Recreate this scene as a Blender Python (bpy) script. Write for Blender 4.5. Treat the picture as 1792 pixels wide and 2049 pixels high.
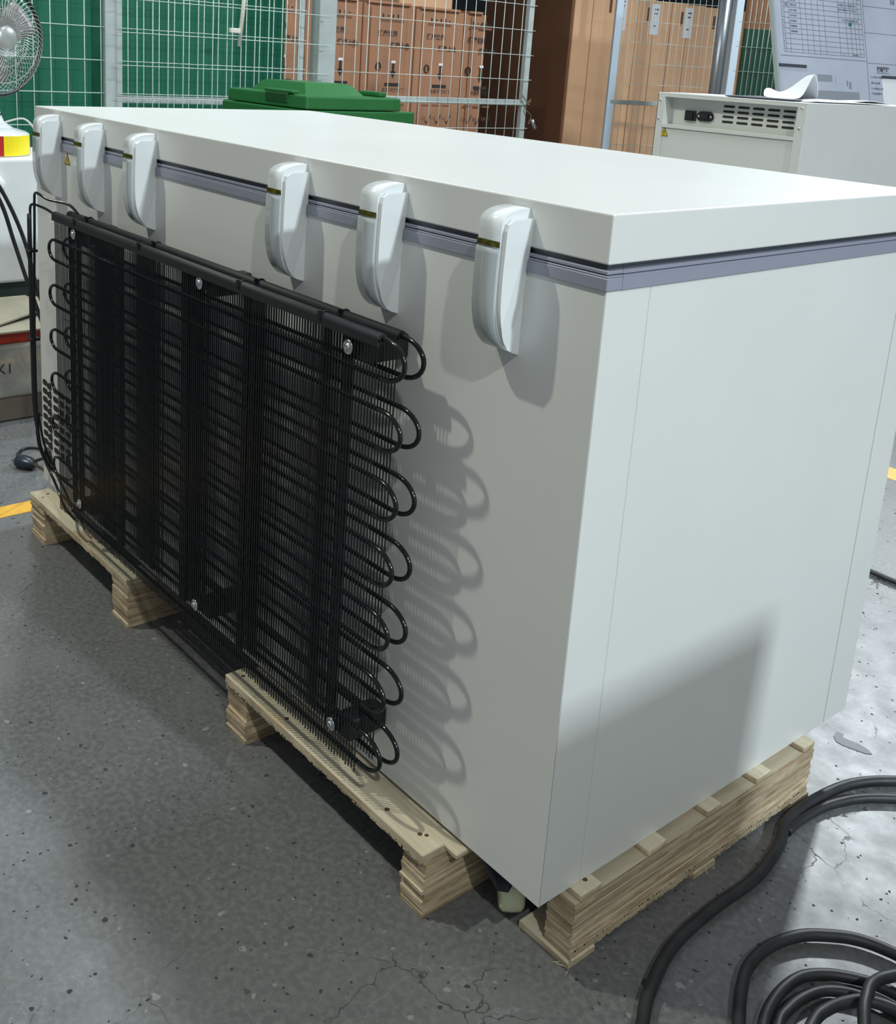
import bpy, bmesh, math, random
from mathutils import Vector, Matrix
random.seed(7)
S = bpy.context.scene
C = S.collection
for o in list(bpy.data.objects): bpy.data.objects.remove(o)

# ---------------------------------------------------------------- camera
cam = bpy.data.cameras.new('camera'); camo = bpy.data.objects.new('camera', cam); C.objects.link(camo)
R0 = Vector((0.62586769, 0.77783868, 0.05706681)); R1 = Vector((0.22507321, -0.11007351, -0.96810427)); R2 = Vector((-0.74674741, 0.61874939, -0.2439621))
M = Matrix((R0, -R1, -R2)).transposed().to_4x4(); M.translation = Vector((0.8152672, -1.01502476, 1.28806648))
camo.matrix_world = M
cam.sensor_fit = 'HORIZONTAL'; cam.sensor_width = 36.0; cam.lens = 2124.99 / 1792 * 36
cam.shift_x = (896 - 780) / 1792; cam.shift_y = (650 - 1024.5) / 1792
cam.clip_start = 0.05; cam.clip_end = 100
S.camera = camo
# ---------------------------------------------------------------- world, lamps, exposure
w = bpy.data.worlds.new('world'); S.world = w; w.use_nodes = True
w.node_tree.nodes['Background'].inputs[0].default_value = (0.86, 0.93, 1.0, 1)
w.node_tree.nodes['Background'].inputs[1].default_value = 0.225
S.view_settings.view_transform = 'Standard'; S.view_settings.look = 'None'
S.view_settings.exposure = 0.0; S.view_settings.gamma = 1.0; S.view_settings.use_curve_mapping = False
def ceiling_lamp(name, loc, aim, power, size, col=(0.93, 0.98, 1.0), spread=160):
    l = bpy.data.lights.new(name, 'AREA'); l.energy = power; l.shape = 'RECTANGLE'; l.size = size[0]; l.size_y = size[1]; l.color = col
    l.spread = math.radians(spread)
    o = bpy.data.objects.new(name, l); C.objects.link(o); o.location = loc
    o.rotation_euler = (Vector(aim) - Vector(loc)).to_track_quat('-Z', 'Y').to_euler()
    return o
ceiling_lamp('lamp_behind_left', (-2.9, -2.35, 5.8), (-0.3, -0.2, 0.6), 124, (0.12, 0.12), (1.0, 1.0, 0.84))
ceiling_lamp('lamp_behind_right', (3.9, -2.0, 5.2), (-0.8, 0, 0.8), 88, (0.13, 0.13), (0.98, 1.0, 0.93))
ceiling_lamp('lamp_beyond_freezer', (-1.9, 1.65, 5.4), (-1.6, 1.4, 0.5), 62, (0.5, 0.5), (0.82, 0.94, 1.0))
ceiling_lamp('lamp_right_side', (7.4, 0.9, 5.2), (0, 0.5, 0.5), 370, (0.35, 0.35), (0.84, 0.95, 1.0))
ceiling_lamp('lamp_far_rear', (-2.5, 7.2, 5.0), (-1.6, 3.6, 0), 310, (0.35, 0.35), (0.88, 0.96, 1.0))
ceiling_lamp('lamp_far_left', (-4.8, 1.5, 5.0), (-3.2, 0.6, 0.2), 58, (0.4, 0.4), (0.88, 0.96, 1.0))

# ---------------------------------------------------------------- helpers
def col4(c): return (c[0], c[1], c[2], 1)
def lin(r, g, b):
    f = lambda x: (x / 255) / 12.92 if x / 255 <= 0.04045 else ((x / 255 + 0.055) / 1.055) ** 2.4
    return (f(r), f(g), f(b))
def mat(name, c, rough=0.5, metal=0.0, var=0.0, scale=8.0, bump=0.0, stretch=(1, 1, 1), spec=0.5, c2=None, coat=0.0, objvar=0.0, emit=0, alpha=1.0, trans=0.0):
    m = bpy.data.materials.new(name); m.use_nodes = True; nt = m.node_tree; b = nt.nodes['Principled BSDF']
    b.inputs['Roughness'].default_value = rough; b.inputs['Metallic'].default_value = metal
    b.inputs['Specular IOR Level'].default_value = spec; b.inputs['Coat Weight'].default_value = coat
    b.inputs['Alpha'].default_value = alpha; b.inputs['Transmission Weight'].default_value = trans
    if emit: b.inputs['Emission Color'].default_value = col4(c); b.inputs['Emission Strength'].default_value = emit
    tc = nt.nodes.new('ShaderNodeTexCoord'); mp = nt.nodes.new('ShaderNodeMapping'); mp.inputs['Scale'].default_value = stretch
    nt.links.new(tc.outputs['Object'], mp.inputs[0])
    nz = nt.nodes.new('ShaderNodeTexNoise'); nz.inputs['Scale'].default_value = scale; nz.inputs['Detail'].default_value = 6
    nt.links.new(mp.outputs[0], nz.inputs[0])
    mx = nt.nodes.new('ShaderNodeMix'); mx.data_type = 'RGBA'
    rp = nt.nodes.new('ShaderNodeMapRange'); rp.inputs[1].default_value = 0.35; rp.inputs[2].default_value = 0.68
    nt.links.new(nz.outputs[0], rp.inputs[0]); nt.links.new(rp.outputs[0], mx.inputs[0])
    a = tuple(x * (1 - var) for x in c); d = c2 if c2 else tuple(min(1, x * (1 + var)) for x in c)
    mx.inputs[6].default_value = col4(a if not c2 else c); mx.inputs[7].default_value = col4(d)
    out = mx.outputs[2]
    if objvar:
        oi = nt.nodes.new('ShaderNodeObjectInfo'); mr = nt.nodes.new('ShaderNodeMapRange')
        mr.inputs[3].default_value = 1 - objvar; mr.inputs[4].default_value = 1 + objvar
        nt.links.new(oi.outputs['Random'], mr.inputs[0])
        hs = nt.nodes.new('ShaderNodeHueSaturation'); nt.links.new(mr.outputs[0], hs.inputs['Value']); nt.links.new(out, hs.inputs['Color']); out = hs.outputs[0]
    nt.links.new(out, b.inputs['Base Color'])
    if bump:
        bp = nt.nodes.new('ShaderNodeBump'); bp.inputs['Strength'].default_value = bump; bp.inputs['Distance'].default_value = 0.002
        nt.links.new(nz.outputs[0], bp.inputs['Height']); nt.links.new(bp.outputs[0], b.inputs['Normal'])
    return m

class MB:
    """collects shapes and links them as one mesh object"""
    def __init__(s): s.bm = bmesh.new()
    def box(s, a, b, bev=0.0, seg=1, jit=0.0):
        x0, y0, z0 = a; x1, y1, z1 = b
        j = lambda: random.uniform(-jit, jit)
        vs = [s.bm.verts.new((x + j(), y + j(), z + j() * .4)) for x in (x0, x1) for y in (y0, y1) for z in (z0, z1)]
        fs = [(0, 1, 3, 2), (4, 6, 7, 5), (0, 4, 5, 1), (2, 3, 7, 6), (0, 2, 6, 4), (1, 5, 7, 3)]
        f = [s.bm.faces.new([vs[i] for i in q]) for q in fs]
        if bev:
            es = list({e for q in f for e in q.edges})
            bmesh.ops.bevel(s.bm, geom=es, offset=bev, segments=seg, affect='EDGES', profile=0.5)
        return s
    def obox(s, org, ux, uy, uz, a, b, bev=0.0):
        """box in the frame org + x*ux + y*uy + z*uz"""
        t = MB(); t.box(a, b, bev); M = Matrix((ux, uy, uz)).transposed().to_4x4(); M.translation = Vector(org)
        bmesh.ops.transform(t.bm, matrix=M, verts=t.bm.verts); s.merge(t); return s
    def merge(s, t):
        me = bpy.data.meshes.new('tmp'); t.bm.to_mesh(me); s.bm.from_mesh(me); bpy.data.meshes.remove(me); t.bm.free()
    def prism(s, pts, d, axis, bev=0.0):
        """polygon pts (list of 3D) extruded by vector d"""
        v0 = [s.bm.verts.new(p) for p in pts]; v1 = [s.bm.verts.new(Vector(p) + Vector(d)) for p in pts]
        n = len(pts); fs = [s.bm.faces.new(v0[::-1]), s.bm.faces.new(v1)]
        for i in range(n): fs.append(s.bm.faces.new((v0[i], v0[(i + 1) % n], v1[(i + 1) % n], v1[i])))
        if bev:
            bmesh.ops.bevel(s.bm, geom=list({e for q in fs for e in q.edges}), offset=bev, segments=2, affect='EDGES', profile=0.5)
        return s
    def tube(s, pts, r, n=8, closed=False, caps=True):
        pts = [Vector(p) for p in pts]; k = len(pts); rr = r if isinstance(r, (list, tuple)) else [r] * k
        rings = []; up = None
        for i, p in enumerate(pts):
            a = pts[(i - 1) % k] if (i > 0 or closed) else p; b = pts[(i + 1) % k] if (i < k - 1 or closed) else p
            t = (b - a).normalized()
            if up is None: up = t.orthogonal().normalized()
            up = (up - t * up.dot(t)); up = up.normalized() if up.length > 1e-6 else t.orthogonal().normalized()
            sd = t.cross(up)
            rings.append([s.bm.verts.new(p + (up * math.cos(2 * math.pi * j / n) + sd * math.sin(2 * math.pi * j / n)) * rr[i]) for j in range(n)])
        for i in range(k if closed else k - 1):
            A = rings[i]; B = rings[(i + 1) % k]
            for j in range(n):
                f = s.bm.faces.new((A[j], A[(j + 1) % n], B[(j + 1) % n], B[j])); f.smooth = True
        if caps and not closed:
            s.bm.faces.new(rings[0][::-1]); s.bm.faces.new(rings[-1])
        return s
    def lathe(s, prof, org, ax=(0, 0, 1), n=32):
        ax = Vector(ax).normalized(); u = ax.orthogonal().normalized(); v = ax.cross(u); org = Vector(org); rings = []
        for r, h in prof:
            if r < 1e-5: rings.append([s.bm.verts.new(org + ax * h)])
            else: rings.append([s.bm.verts.new(org + ax * h + (u * math.cos(2 * math.pi * j / n) + v * math.sin(2 * math.pi * j / n)) * r) for j in range(n)])
        for A, B in zip(rings, rings[1:]):
            for j in range(n):
                q = [A[j % len(A)], A[(j + 1) % len(A)], B[(j + 1) % len(B)], B[j % len(B)]]
                q2 = []; [q2.append(x) for x in q if x not in q2]
                if len(q2) > 2:
                    f = s.bm.faces.new(q2); f.smooth = True
        return s
    def xf(s, M): bmesh.ops.transform(s.bm, matrix=M, verts=s.bm.verts); return s
    def build(s, name, m, parent=None, label=None, kind=None):
        bmesh.ops.recalc_face_normals(s.bm, faces=s.bm.faces)
        me = bpy.data.meshes.new(name); s.bm.to_mesh(me); s.bm.free(); me.materials.append(m)
        o = bpy.data.objects.new(name, me); C.objects.link(o)
        if parent: o.parent = parent; o.matrix_parent_inverse = pinv(parent)
        if label: o['label'] = label
        if kind: o['kind'] = kind
        return o
def pinv(p): return Matrix.Translation(p.location).inverted()   # every object here sits at its world location
def thing(name, label, cat, loc=(0, 0, 0), group=None):
    o = bpy.data.objects.new(name, None); C.objects.link(o); o.location = loc; o['label'] = label; o['category'] = cat
    o.empty_display_size = 0.05
    if group: o['group'] = group
    return o
def tag(o, label, cat, group=None):
    o['label'] = label; o['category'] = cat
    if group: o['group'] = group
    return o
def struct(name, mb, m, parent=None):
    o = mb.build(name, m, parent)
    if not parent: o['kind'] = 'structure'
    return o
def part(name, me, parent, loc=(0, 0, 0)):
    o = bpy.data.objects.new(name, me); C.objects.link(o); o.parent = parent; o.matrix_parent_inverse = pinv(parent); o.location = loc
    return o
def crom(pts, n=8, closed=False):
    P = [Vector(p) for p in pts]; out = []; k = len(P)
    for i in range(k if closed else k - 1):
        g = (lambda j: P[j % k]) if closed else (lambda j: P[max(0, min(k - 1, j))])
        a, b, c, d = g(i - 1), g(i), g(i + 1), g(i + 2)
        for j in range(n):
            t = j / n
            out.append(0.5 * ((2 * b) + (c - a) * t + (2 * a - 5 * b + 4 * c - d) * t * t + (3 * b - 3 * c + d - a) * t ** 3))
    if not closed: out.append(P[-1])
    return out
def text_obj(body, size, org, ux, uz, m, parent, name='printed_text', off=0.0, squeeze=1.0, align='LEFT'):
    cu = bpy.data.curves.new('txt', 'FONT'); cu.body = body; cu.size = size; cu.resolution_u = 2; cu.align_x = align; cu.offset = off
    t = bpy.data.objects.new('txt', cu); C.objects.link(t)
    dg = bpy.context.evaluated_depsgraph_get(); me = bpy.data.meshes.new_from_object(t.evaluated_get(dg)); bpy.data.objects.remove(t); bpy.data.curves.remove(cu)
    ux = Vector(ux).normalized(); uz = Vector(uz).normalized(); n = ux.cross(uz)
    Mx = Matrix((ux * squeeze, uz, n)).transposed().to_4x4(); Mx.translation = Vector(org); me.transform(Mx)
    me.materials.clear(); me.materials.append(m)
    o = bpy.data.objects.new(name, me); C.objects.link(o); o.parent = parent; o.matrix_parent_inverse = pinv(parent)
    return o

# ---------------------------------------------------------------- materials
MT = {}
MT['cream'] = mat('powder_coated_sheet', (0.685, 0.705, 0.695), 0.33, var=0.02, scale=3)
MT['cream2'] = mat('cabinet_sheet', (0.62, 0.64, 0.61), 0.4, var=0.02, scale=3)
MT['rail'] = mat('grey_plastic_trim', (0.27, 0.285, 0.36), 0.3)
MT['gasket'] = mat('dark_rubber_gasket', (0.055, 0.065, 0.08), 0.35)
MT['seam'] = mat('dark_seam', (0.05, 0.05, 0.05), 0.7)
MT['dullcard'] = mat('dull_cardboard', (0.30, 0.28, 0.21), 0.85, var=0.1, scale=5)
MT['browncard'] = mat('brown_grey_carton', (0.20, 0.17, 0.14), 0.85, var=0.1, scale=5)
MT['seamlite'] = mat('panel_joint', (0.36, 0.38, 0.38), 0.6)
MT['white'] = mat('glossy_white_plastic', (0.74, 0.78, 0.8), 0.25, coat=0.3)
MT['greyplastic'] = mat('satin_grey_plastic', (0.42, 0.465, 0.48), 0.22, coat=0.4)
MT['olive'] = mat('olive_window_plastic', (0.09, 0.085, 0.012), 0.12, var=0.5, scale=120)
MT['black'] = mat('black_enamel', (0.006, 0.009, 0.011), 0.3)
MT['blackfoam'] = mat('black_foam_sleeve', (0.010, 0.013, 0.015), 0.6)
MT['tube'] = mat('glossy_black_tube', (0.004, 0.006, 0.006), 0.16)
MT['blackplastic'] = mat('black_plastic', (0.012, 0.014, 0.018), 0.4)
MT['steel'] = mat('zinc_steel', (0.62, 0.64, 0.66), 0.3, metal=1.0, var=0.1, scale=60)
MT['yellow'] = mat('warning_yellow', lin(200, 170, 30), 0.5)
MT['slot'] = mat('opening_shade', (0.02, 0.021, 0.018), 0.9)  # solid dark caps, shade inside the openings put into the colour
MT['rubber'] = mat('dark_rubber_cable', (0.022, 0.024, 0.028), 0.5, var=0.3, scale=30, bump=0.2)
MT['caster'] = mat('cream_nylon', (0.80, 0.84, 0.58), 0.35)
MT['bluegrey'] = mat('blue_black_plastic', (0.014, 0.025, 0.04), 0.3)
MT['meshw'] = mat('white_coated_wire', (0.62, 0.70, 0.66), 0.4)
MT['meshframe'] = mat('painted_frame', (0.42, 0.47, 0.46), 0.45, var=0.08, scale=10)
MT['greensheet'] = mat('green_plastic_sheet', lin(3, 100, 74), 0.6, var=0.06, scale=2)
MT['greendark'] = mat('dark_green_sheet', lin(18, 74, 50), 0.5, var=0.15, scale=3)
MT['bin'] = mat('green_bin_plastic', lin(42, 108, 56), 0.3, var=0.05, scale=20)
MT['binshade'] = mat('green_bin_shade', lin(20, 70, 30), 0.5)  # darker copy of the bin green, shade of the grip cut-out
MT['card'] = mat('cardboard_pink', lin(166, 120, 91), 0.85, var=0.06, scale=3, stretch=(3, 3, 1), objvar=0.06)
MT['card2'] = mat('cardboard_tan', lin(234, 188, 148), 0.85, var=0.05, scale=3, objvar=0.05)
MT['cardshaded'] = mat('cardboard_painted_shade', lin(135, 95, 70), 0.9, var=0.06, scale=3)  # darker than the tan cartons, shade put into the colour
MT['ink'] = mat('black_print', (0.03, 0.022, 0.02), 0.8)
MT['inkfaint'] = mat('faint_brown_print', lin(120, 84, 66), 0.85)
MT['inkblue'] = mat('grey_print', (0.12, 0.13, 0.16), 0.8)
MT['paper'] = mat('white_paper', (0.82, 0.85, 0.88), 0.7)
MT['board'] = mat('laminated_board', (0.47, 0.51, 0.61), 0.45, var=0.1, scale=2.5)
MT['alu'] = mat('aluminium_trim', (0.65, 0.68, 0.7), 0.4, metal=0.6)
MT['foam'] = mat('white_foam_wrap', (0.74, 0.77, 0.78), 0.6, var=0.05, scale=12, bump=0.5)
MT['teal'] = mat('dark_teal_paint', (0.045, 0.075, 0.072), 0.6)
MT['red'] = mat('red_board', lin(150, 40, 25), 0.4, var=0.3, scale=15)
MT['tapered'] = mat('red_tape', lin(185, 30, 25), 0.4)
MT['tapeyellow'] = mat('yellow_tape', lin(245, 225, 30), 0.4)
MT['fanwire'] = mat('bright_fan_wire', (0.55, 0.58, 0.56), 0.3, metal=0.5)
MT['blade'] = mat('grey_fan_blade', (0.20, 0.20, 0.19), 0.4)
MT['duct'] = mat('galvanised_pipe', (0.45, 0.49, 0.53), 0.3, metal=0.8, var=0.3, scale=6, stretch=(1, 1, .2))
MT['bluewhite'] = mat('pale_blue_post_paint', (0.62, 0.74, 0.85), 0.5)
MT['wall'] = mat('dark_warehouse_wall', (0.05, 0.055, 0.06), 0.9, var=0.3, scale=0.5)
MT['pipewhite'] = mat('cream_conduit', (0.72, 0.70, 0.62), 0.5)
MT['film'] = mat('stretch_film', (0.36, 0.35, 0.32), 0.14, var=0.25, scale=9, bump=1.0, coat=1.0)
MT['yline'] = mat('yellow_floor_paint', lin(225, 172, 60), 0.5, var=0.08, scale=30)
MT['rope'] = mat('brown_string', (0.16, 0.12, 0.06), 0.9)
MT['darkgrey'] = mat('dark_grey', (0.06, 0.065, 0.08), 0.5)
MT['shade'] = mat('grey_printed_block', (0.28, 0.30, 0.35), 0.6)
MT['sheetgrey'] = mat('pale_grey_sheet', (0.50, 0.53, 0.60), 0.6)
MT['patch'] = mat('grey_floor_filler', (0.2, 0.2, 0.21), 0.6)

def wood(name, face, edge, dark, zs, along='Y'):
    """plywood: smooth veneer on top faces, striped plies on edges"""
    m = bpy.data.materials.new(name); m.use_nodes = True; nt = m.node_tree; b = nt.nodes['Principled BSDF']; b.inputs['Roughness'].default_value = 0.75
    b.inputs['Specular IOR Level'].default_value = 0.2
    tc = nt.nodes.new('ShaderNodeTexCoord'); oi = nt.nodes.new('ShaderNodeObjectInfo')
    ad = nt.nodes.new('ShaderNodeVectorMath'); ad.operation = 'ADD'
    sc = nt.nodes.new('ShaderNodeVectorMath'); sc.operation = 'SCALE'; sc.inputs[3].default_value = 7.0
    cb = nt.nodes.new('ShaderNodeCombineXYZ')
    for i in range(3): nt.links.new(oi.outputs['Random'], cb.inputs[i])
    nt.links.new(cb.outputs[0], sc.inputs[0]); nt.links.new(tc.outputs['Object'], ad.inputs[0]); nt.links.new(sc.outputs[0], ad.inputs[1])
    def noise(scale, st, det=4):
        mp = nt.nodes.new('ShaderNodeMapping'); mp.inputs['Scale'].default_value = st; nt.links.new(ad.outputs[0], mp.inputs[0])
        n = nt.nodes.new('ShaderNodeTexNoise'); n.inputs['Scale'].default_value = scale; n.inputs['Detail'].default_value = det; nt.links.new(mp.outputs[0], n.inputs[0]); return n
    def mix(f, a, c):
        x = nt.nodes.new('ShaderNodeMix'); x.data_type = 'RGBA'
        for k, v in ((0, f), (6, a), (7, c)):
            if isinstance(v, tuple): x.inputs[k].default_value = col4(v)
            elif isinstance(v, float): x.inputs[k].default_value = v
            else: nt.links.new(v, x.inputs[k])
        return x.outputs[2]
    def rng(s, a, c):
        r = nt.nodes.new('ShaderNodeMapRange'); r.inputs[1].default_value = a; r.inputs[2].default_value = c; nt.links.new(s, r.inputs[0]); return r.outputs[0]
    st = (14, 1.2, 40) if along == 'Y' else (1.2, 14, 40)
    grain = noise(6, st)
    big = noise(3, (2, .8, 2) if along == 'Y' else (.8, 2, 2), 2)
    ply = noise(9, (4, 1.5, zs) if along == 'Y' else (1.5, 4, zs), 3)
    blot = noise(14, (1, 1, 1), 5)
    top = mix(rng(grain.outputs[0], .35, .7), face, tuple(x * .82 for x in face))
    top = mix(rng(big.outputs[0], .58, .63), top, tuple((face[0] * .86, face[1] * .74, face[2] * .62)))
    ed = mix(rng(ply.outputs[0], .42, .55), edge, dark)
    ed = mix(rng(blot.outputs[0], .45, .75), ed, tuple(x * 1.25 for x in edge))
    ge = nt.nodes.new('ShaderNodeNewGeometry'); sp = nt.nodes.new('ShaderNodeSeparateXYZ'); nt.links.new(ge.outputs['Normal'], sp.inputs[0])
    ab = nt.nodes.new('ShaderNodeMath'); ab.operation = 'ABSOLUTE'; nt.links.new(sp.outputs[2], ab.inputs[0])
    f = rng(ab.outputs[0], .5, .7)
    out = mix(f, ed, top)
    hs = nt.nodes.new('ShaderNodeHueSaturation'); mr = nt.nodes.new('ShaderNodeMapRange'); mr.inputs[3].default_value = .8; mr.inputs[4].default_value = 1.15
    nt.links.new(oi.outputs['Random'], mr.inputs[0]); nt.links.new(mr.outputs[0], hs.inputs['Value']); nt.links.new(out, hs.inputs['Color'])
    nt.links.new(hs.outputs[0], b.inputs['Base Color'])
    bp = nt.nodes.new('ShaderNodeBump'); bp.inputs['Strength'].default_value = 0.35; bp.inputs['Distance'].default_value = 0.002
    nt.links.new(ply.outputs[0], bp.inputs['Height']); nt.links.new(bp.outputs[0], b.inputs['Normal'])
    return m
MT['plyY'] = wood('plywood_stack', (0.60, 0.53, 0.40), (0.58, 0.48, 0.34), (0.27, 0.18, 0.10), 330, 'Y')
MT['plyX'] = wood('plywood_deck', (0.68, 0.62, 0.47), (0.60, 0.52, 0.38), (0.36, 0.27, 0.17), 260, 'X')
MT['knot'] = mat('brown_knot', (0.10, 0.055, 0.03), 0.8)

def floor_mat():
    m = bpy.data.materials.new('painted_concrete'); m.use_nodes = True; nt = m.node_tree; b = nt.nodes['Principled BSDF']
    tc = nt.nodes.new('ShaderNodeTexCoord')
    def noise(scale, det=5, dist=0.0):
        n = nt.nodes.new('ShaderNodeTexNoise'); n.inputs['Scale'].default_value = scale; n.inputs['Detail'].default_value = det; n.inputs['Distortion'].default_value = dist
        nt.links.new(tc.outputs['Object'], n.inputs[0]); return n.outputs[0]
    def rng(s, a, c, lo=0, hi=1):
        r = nt.nodes.new('ShaderNodeMapRange'); r.inputs[1].default_value = a; r.inputs[2].default_value = c; r.inputs[3].default_value = lo; r.inputs[4].default_value = hi
        nt.links.new(s, r.inputs[0]); return r.outputs[0]
    def mix(f, a, c):
        x = nt.nodes.new('ShaderNodeMix'); x.data_type = 'RGBA'
        for k, v in ((0, f), (6, a), (7, c)):
            if isinstance(v, tuple): x.inputs[k].default_value = col4(v)
            else: nt.links.new(v, x.inputs[k])
        return x.outputs[2]
    def mul(a, c):
        x = nt.nodes.new('ShaderNodeMath'); x.operation = 'MULTIPLY'
        for k, v in ((0, a), (1, c)):
            if isinstance(v, float): x.inputs[k].default_value = v
            else: nt.links.new(v, x.inputs[k])
        return x.outputs[0]
    def crack(scale, dist, wd, mask):
        nz = nt.nodes.new('ShaderNodeTexNoise'); nz.inputs['Scale'].default_value = scale * 2.2; nz.inputs['Detail'].default_value = 4; nt.links.new(tc.outputs['Object'], nz.inputs[0])
        va = nt.nodes.new('ShaderNodeVectorMath'); va.operation = 'MULTIPLY_ADD'; nt.links.new(nz.outputs['Color'], va.inputs[0]); va.inputs[1].default_value = (dist,) * 3
        nt.links.new(tc.outputs['Object'], va.inputs[2])
        v = nt.nodes.new('ShaderNodeTexVoronoi'); v.feature = 'DISTANCE_TO_EDGE'; v.inputs['Scale'].default_value = scale; nt.links.new(va.outputs[0], v.inputs['Vector'])
        return mul(rng(v.outputs['Distance'], 0.0, wd, 1, 0), rng(noise(mask, 3), .5, .58))
    def specks(scale, r, thr):
        v = nt.nodes.new('ShaderNodeTexVoronoi'); v.feature = 'F1'; v.inputs['Scale'].default_value = scale
        nz = nt.nodes.new('ShaderNodeTexNoise'); nz.inputs['Scale'].default_value = scale * 1.6; nt.links.new(tc.outputs['Object'], nz.inputs[0])
        va = nt.nodes.new('ShaderNodeVectorMath'); va.operation = 'MULTIPLY_ADD'; nt.links.new(nz.outputs['Color'], va.inputs[0]); va.inputs[1].default_value = (.6 / scale,) * 3; nt.links.new(tc.outputs['Object'], va.inputs[2])
        nt.links.new(va.outputs[0], v.inputs['Vector'])
        sp = nt.nodes.new('ShaderNodeSeparateColor'); nt.links.new(v.outputs['Color'], sp.inputs[0])
        return mul(rng(v.outputs['Distance'], r * .8, r, 1, 0), rng(sp.outputs[0], thr, thr + .01))
    base = mix(rng(noise(1.3), .3, .7), (0.100, 0.106, 0.108), (0.132, 0.138, 0.142))
    base = mix(rng(noise(90, 3), .4, .7), base, (0.17, 0.175, 0.18))
    base = mix(rng(noise(4.0, 6), .5, .78), base, (0.165, 0.17, 0.176))
    c1 = crack(5.5, .12, .006, 1.7); base = mix(c1, base, (0.21, 0.22, 0.23))
    c2 = crack(4.3, .14, .006, 2.3); base = mix(c2, base, (0.06, 0.062, 0.065))
    base = mix(specks(26, .15, .82), base, (0.25, 0.26, 0.26))
    base = mix(specks(60, .2, .9), base, (0.24, 0.25, 0.25))
    s1 = specks(34, .16, .84); base = mix(s1, base, (0.06, 0.06, 0.065))
    s2 = specks(85, .22, .84); out = mix(s2, base, (0.055, 0.055, 0.06))
    nt.links.new(out, b.inputs['Base Color'])
    def add(a, c, f=1.0):
        x = nt.nodes.new('ShaderNodeMath'); x.operation = 'MULTIPLY_ADD'; nt.links.new(a, x.inputs[0]); x.inputs[1].default_value = f; nt.links.new(c, x.inputs[2]); return x.outputs[0]
    pits = add(c2, add(s1, s2))                     # pits and cracks are rough and dull
    nt.links.new(add(pits, rng(noise(14, 6), .3, .7, .37, .47), .4), b.inputs['Roughness'])
    nt.links.new(rng(pits, 0, 1, .5, .08), b.inputs['Specular IOR Level'])
    bp = nt.nodes.new('ShaderNodeBump'); bp.inputs['Strength'].default_value = 0.05; bp.inputs['Distance'].default_value = 0.002
    nt.links.new(noise(160, 5), bp.inputs['Height']); nt.links.new(bp.outputs[0], b.inputs['Normal'])
    return m
MT['floor'] = floor_mat()

# ---------------------------------------------------------------- setting
fl = MB(); fl.box((-12, -8, -0.1), (10, 14, 0)); floor = struct('floor', fl, MT['floor'])
MB().box((-12.2, -8, 0), (-12, 14, 6)).build('wall_left', MT['wall'])['kind'] = 'structure'
MB().box((-12, 14, 0), (10, 14.2, 6)).build('wall_back', MT['wall'])['kind'] = 'structure'
yl = MB().box((-1.985, -6, 0), (-1.915, 5, 0.0012)).build('floor_line', MT['yline'], floor)
yl2 = MB().box((-1.9, 2.475, 0), (3.0, 2.585, 0.0012)).build('floor_line', MT['yline'], floor)
pt = MB(); pp = [(-0.051, 0.955), (-0.046, 0.933), (-0.034, 0.921), (-0.018, 0.921), (0.0, 0.927), (0.022, 0.934), (0.03, 0.944), (0.018, 0.951), (-0.002, 0.953), (-0.02, 0.948), (-0.032, 0.946), (-0.038, 0.958)]
pt.prism([(x, y, 0.0002) for x, y in pp], (0, 0, 0.001), 2).build('floor_filler_patch', MT['patch'], floor)

# ---------------------------------------------------------------- chest freezer
L, W, WF, Z0, ZT = 1.851, 0.8324, 0.8558, 0.12, 1.12
fz = thing('chest_freezer', 'long cream chest freezer with black rear coil and six hinge covers standing on plywood pallets', 'freezer', (-L / 2, W / 2, Z0))
MB().box((-L + .003, .003, Z0 + .002), (-.003, WF - .02, 1.02)).build('inner_shell', MT['seam'], fz)
MB().box((-L, 0, Z0), (0, .0015, 1.03)).build('back_panel', MT['cream'], fz)
MB().box((-.0035, 0.0001, Z0), (0, .0885, 1.03), .0008).build('corner_panel', MT['cream'], fz)
MB().box((-.004, .0885, Z0 + .003), (-.0006, .0893, 1.03)).build('panel_joint', MT['seamlite'], fz)
MB().box((-.0035, .0893, Z0), (0, .7746, 1.03), .0006).build('side_panel', MT['cream'], fz)
MB().box((-.0035, .7772, Z0), (0, WF, 1.03), .0008).build('front_corner_panel', MT['cream'], fz)
MB().box((-L, WF - .0035, Z0), (-.0035, WF, 1.03)).build('front_panel', MT['cream'], fz)
MB().box((-L, 0.0015, Z0), (-L + .0035, WF - .0035, 1.03)).build('side_panel', MT['cream'], fz)
MB().box((-L + .004, .002, Z0), (-.004, WF - .004, Z0 + .004)).build('base_panel', MT['cream'], fz)
# grey trim rail round the top of the body
def frame_rail(name, o, z0, z1, m, bev=.0008, y1=WF, par=None, inner=.03):
    mb = MB()
    a, b, c, d = -L - o, o, -o, y1 + o
    mb.box((a, c, z0), (b, c + inner, z1), bev); mb.box((a, d - inner, z0), (b, d, z1), bev)
    mb.box((a, c + inner, z0), (a + inner, d - inner, z1), 0); mb.box((b - inner, c + inner, z0), (b, d - inner, z1), 0)
    return mb.build(name, m, par or fz)
rail = frame_rail('trim_rail', .0035, 1.0255, 1.0415, MT['rail'])
frame_rail('trim_lip', .0012, 1.0415, 1.0440, MT['rail'], par=rail); frame_rail('trim_lip', -.0005, 1.0452, 1.0500, MT['rail'], par=rail)
MB().box((.001, .742, 1.0250), (.0046, WF + .004, 1.0425), .0006).build('corner_cap', MT['rail'], rail)
gk = frame_rail('door_gasket', -.006, 1.0440, 1.0570, MT['gasket'], y1=W)
frame_rail('gasket_lip', -.003, 1.0550, 1.0575, MT['gasket'], y1=W, par=gk, bev=0)
lid = MB(); lid.box((-L, 0, 1.0575), (0, W, ZT), .0022, 2); lid.build('lid', MT['cream'], fz)

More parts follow.
